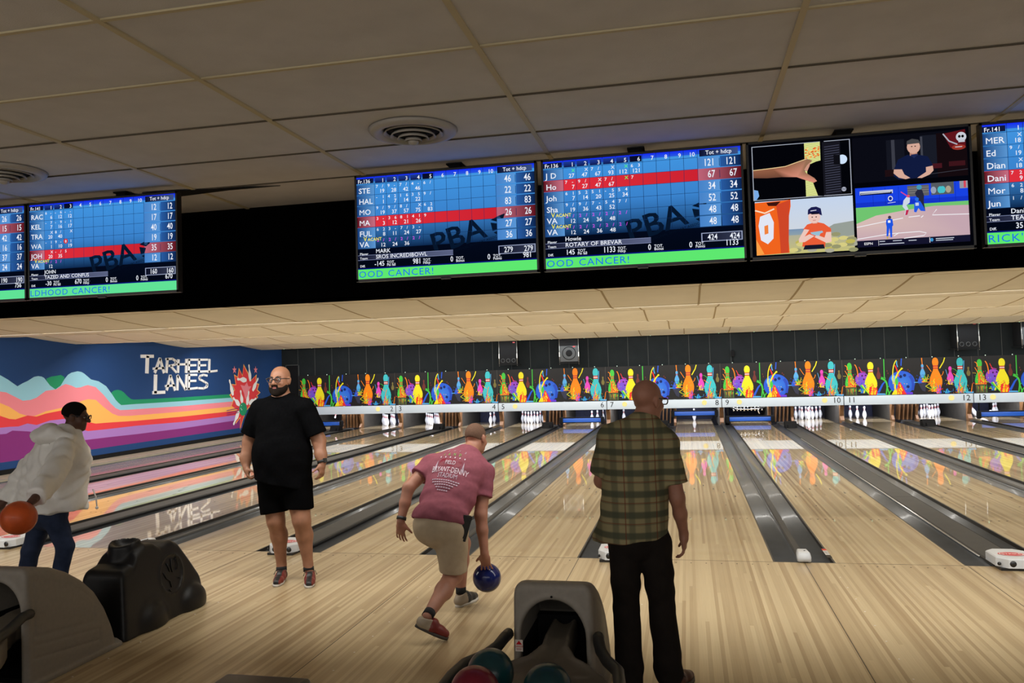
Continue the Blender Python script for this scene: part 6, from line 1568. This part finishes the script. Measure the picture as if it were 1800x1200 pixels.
shoe(t, anL+V(.0, -.07, -.09), anL+V(.01, .20, -.09), m_up=M['shoe_brown'], m_sole=M['sole_dark'], label='dark brown shoe'); shoe(t, anR+V(-.02, -.07, -.09), anR+V(.13, .17, -.09), m_up=M['shoe_brown'], m_sole=M['sole_dark'], label='dark brown shoe')

# ---------------------------------------------------------------- bowler in the white jacket
t = thing('person', 'bowler in white hooded jacket and blue jeans swinging an orange ball back', 'person', (-4.10, -2.5, 0))
sk = skin('skin_deep', srgb(84, 56, 44))
RD = unit(V(.70, -.714, 0)); FD = unit(V(.80, .60, 0)); RD = unit(np.cross(FD, V(0, 0, 1))); AXD = (RD, FD, V(0, 0, 1))
B = Blob((-4.62, -3.56, .02), (-3.28, -2.10, 1.72), .008)
pel = V(-4.03, -2.5, .86); ch = V(-3.95, -2.47, 1.24); nk = V(-3.90, -2.45, 1.42)
B.ell(ch, (.17, .12, .22), AXD, .05); B.ell((ch+pel)/2, (.15, .12, .2), AXD, .06); B.ell(pel+V(0, 0, .03), (.14, .11, .10), AXD, .03)
shR, elR, wrR = V(-3.80, -2.60, 1.34), V(-3.64, -2.90, 1.19), V(-3.515, -3.19, 1.075)
shL, elL, wrL = V(-4.10, -2.42, 1.34), V(-4.31, -2.47, 1.10), V(-4.375, -2.58, .93)
B.cap(shR, nk, .05, .06, .04); B.cap(shL, nk, .05, .06, .04); B.cap(nk, V(-3.885, -2.42, 1.52), .052, .05, .03)
B.chain([shR, elR, wrR], [.05, .04, .027], .02); B.chain([shL, elL, wrL], [.05, .04, .027], .02)
hipL, knL, anL = V(-4.10, -2.48, .84), V(-4.215, -2.48, .56), V(-4.27, -2.56, .09)
hipR, knR, anR = V(-3.96, -2.54, .84), V(-3.895, -2.50, .60), V(-3.96, -2.56, .09)
B.chain([hipL, knL, anL], [.075, .05, .036], .02); B.chain([hipR, knR, anR], [.075, .05, .036], .02)
hd = V(-3.882, -2.395, 1.565); hfw = unit(V(.90, .36, -.16)); P = head_on(B, hd, hfw, s=.86)
ballD = V(-3.53, -3.31, .967)
hand_on(B, wrR, unit(V(.12, -.8, -.45)), unit(V(.15, -.3, -.9)), unit(V(-.9, -.2, .1)), curl=.55, spread=.25, s=.95, thumb=(.6, .7, .3))
hand_on(B, wrL, unit(V(-.15, -.2, -.95)), unit(V(.8, .2, -.1)), unit(V(.2, -.9, 0)), curl=.7, s=.9)
B.build('body', sk, t, world=True); eyes(P, t, .86); glasses(t, P, M['frame_dark'], .9)
f_, l_, u_ = frame(hfw); B = Blob(hd-.16, hd+.16, .005); B.ell(P(0, -.014, .038), (.0705, .092, .083), (l_, f_, u_), .01); B.cut(P(0, 0, -.018), unit(-u_-.25*f_)); B.cut(P(0, .066, .05), unit(f_-.35*u_))
for q in (-1, 1): B.ell(P(q*.08, .004, -.014), (.018, .028, .034), (l_, f_, u_), .004, 'sub')
B.build('hair', mat('black_cropped_hair', (.010, .008, .008), .95, noise=.4, nscale=240, bump=.6, bscale=420, spec=.08), t, world=True)
M['white_cloth'] = mat('white_nylon', srgb(240, 239, 236), .5, noise=.03, nscale=20, bump=.7, bscale=11, spec=.35)
B = Blob((-4.62, -3.40, .72), (-3.34, -2.06, 1.58), .008)
B.ell(ch+V(-.01, .03, .02), (.195, .155, .22), AXD, .06); lowc = V(-4.035, -2.49, .86)
B.cap(ch, lowc, .165, .205, .06, wide=V(.98, .18, 0), ratio=1.28)
B.cap(V(-4.08, -2.46, 1.25), V(-4.28, -2.47, .92), .10, .10, .06)
B.cap(shR, nk, .075, .085, .05); B.cap(shL, nk, .075, .085, .05)
for p, m_, q in ((shR, elR, wrR), (shL, elL, wrL)):
    d = q-m_; B.cap(p, m_, .084, .080, .014); B.cap(m_, q, .080, .064, .02, clip=(q-unit(d)*.015, d))
B.cut(lowc+V(.0, 0, -.005), unit(V(.05, 0, -1))); B.waves(.020, [((.8, .3, .25), .16, .2), ((-.5, .4, .8), .13, 1.3), ((.3, .9, -.3), .19, 2.1), ((.7, -.4, .6), .08, 3.0)])
jk = B.build('jacket', M['white_cloth'], t, world=True)
B = Blob((-4.26, -2.82, 1.22), (-3.72, -2.20, 1.62), .007)
B.ell(V(-4.01, -2.52, 1.435), (.155, .125, .072), (RD, FD, V(0, 0, 1)), .02); B.chain([V(-3.80, -2.55, 1.42), V(-3.90, -2.60, 1.455), V(-4.03, -2.50, 1.47), V(-3.98, -2.38, 1.44)], [.035, .05, .055, .04], .03)
B.cap(V(-3.89, -2.43, 1.43), V(-3.87, -2.40, 1.60), .066, .085, .015, op='sub'); B.waves(.006, [((.8, .3, .25), .10, .2), ((-.5, .4, .8), .08, 1.3), ((.3, .9, -.3), .12, 2.1)])
B.build('hood', M['white_cloth'], jk, world=True) if False else B.build('hood', M['white_cloth'], t, world=True)
b = MB(); org = V(*t.location); p = V(-3.70, -2.44, 1.02)-org; b.tube([tuple(p), tuple(p+V(.02, .01, -.06)), tuple(p+V(.035, 0, -.13))], .005, 6); b.sphere(tuple(p+V(.035, 0, -.14)), .012, 8, 6); b.build('drawcord', M['white_cloth'], t)
M['denim'] = mat('dark_denim', srgb(46, 56, 80), .85, noise=.3, nscale=10, bump=.15, bscale=200, spec=.12)
B = Blob((-4.46, -2.84, .06), (-3.70, -2.26, 1.0), .008)
B.ell(pel, (.165, .135, .14), AXD, .05); B.chain([hipL, knL, anL+V(0, 0, .02)], [.090, .062, .050], .02); B.chain([hipR, knR, anR+V(0, 0, .02)], [.090, .062, .050], .02); B.cut(V(0, 0, .085), (0, 0, -1)); B.waves(.005, FOLD)
B.build('jeans', M['denim'], t, world=True)
shoe(t, anL+V(-.06, -.04, -.09), anL+V(.17, .08, -.09), m_up=M['shoe_red'], m_sole=M['sole_white'], w=.042); shoe(t, anR+V(-.06, -.04, -.09), anR+V(.17, .08, -.09), m_up=M['shoe_red'], m_sole=M['sole_white'], w=.042)
bowl_ball('orangeball', tuple(ballD), srgb(196, 84, 36), 'orange bowling ball held back by the bowler in white', rough=.45)
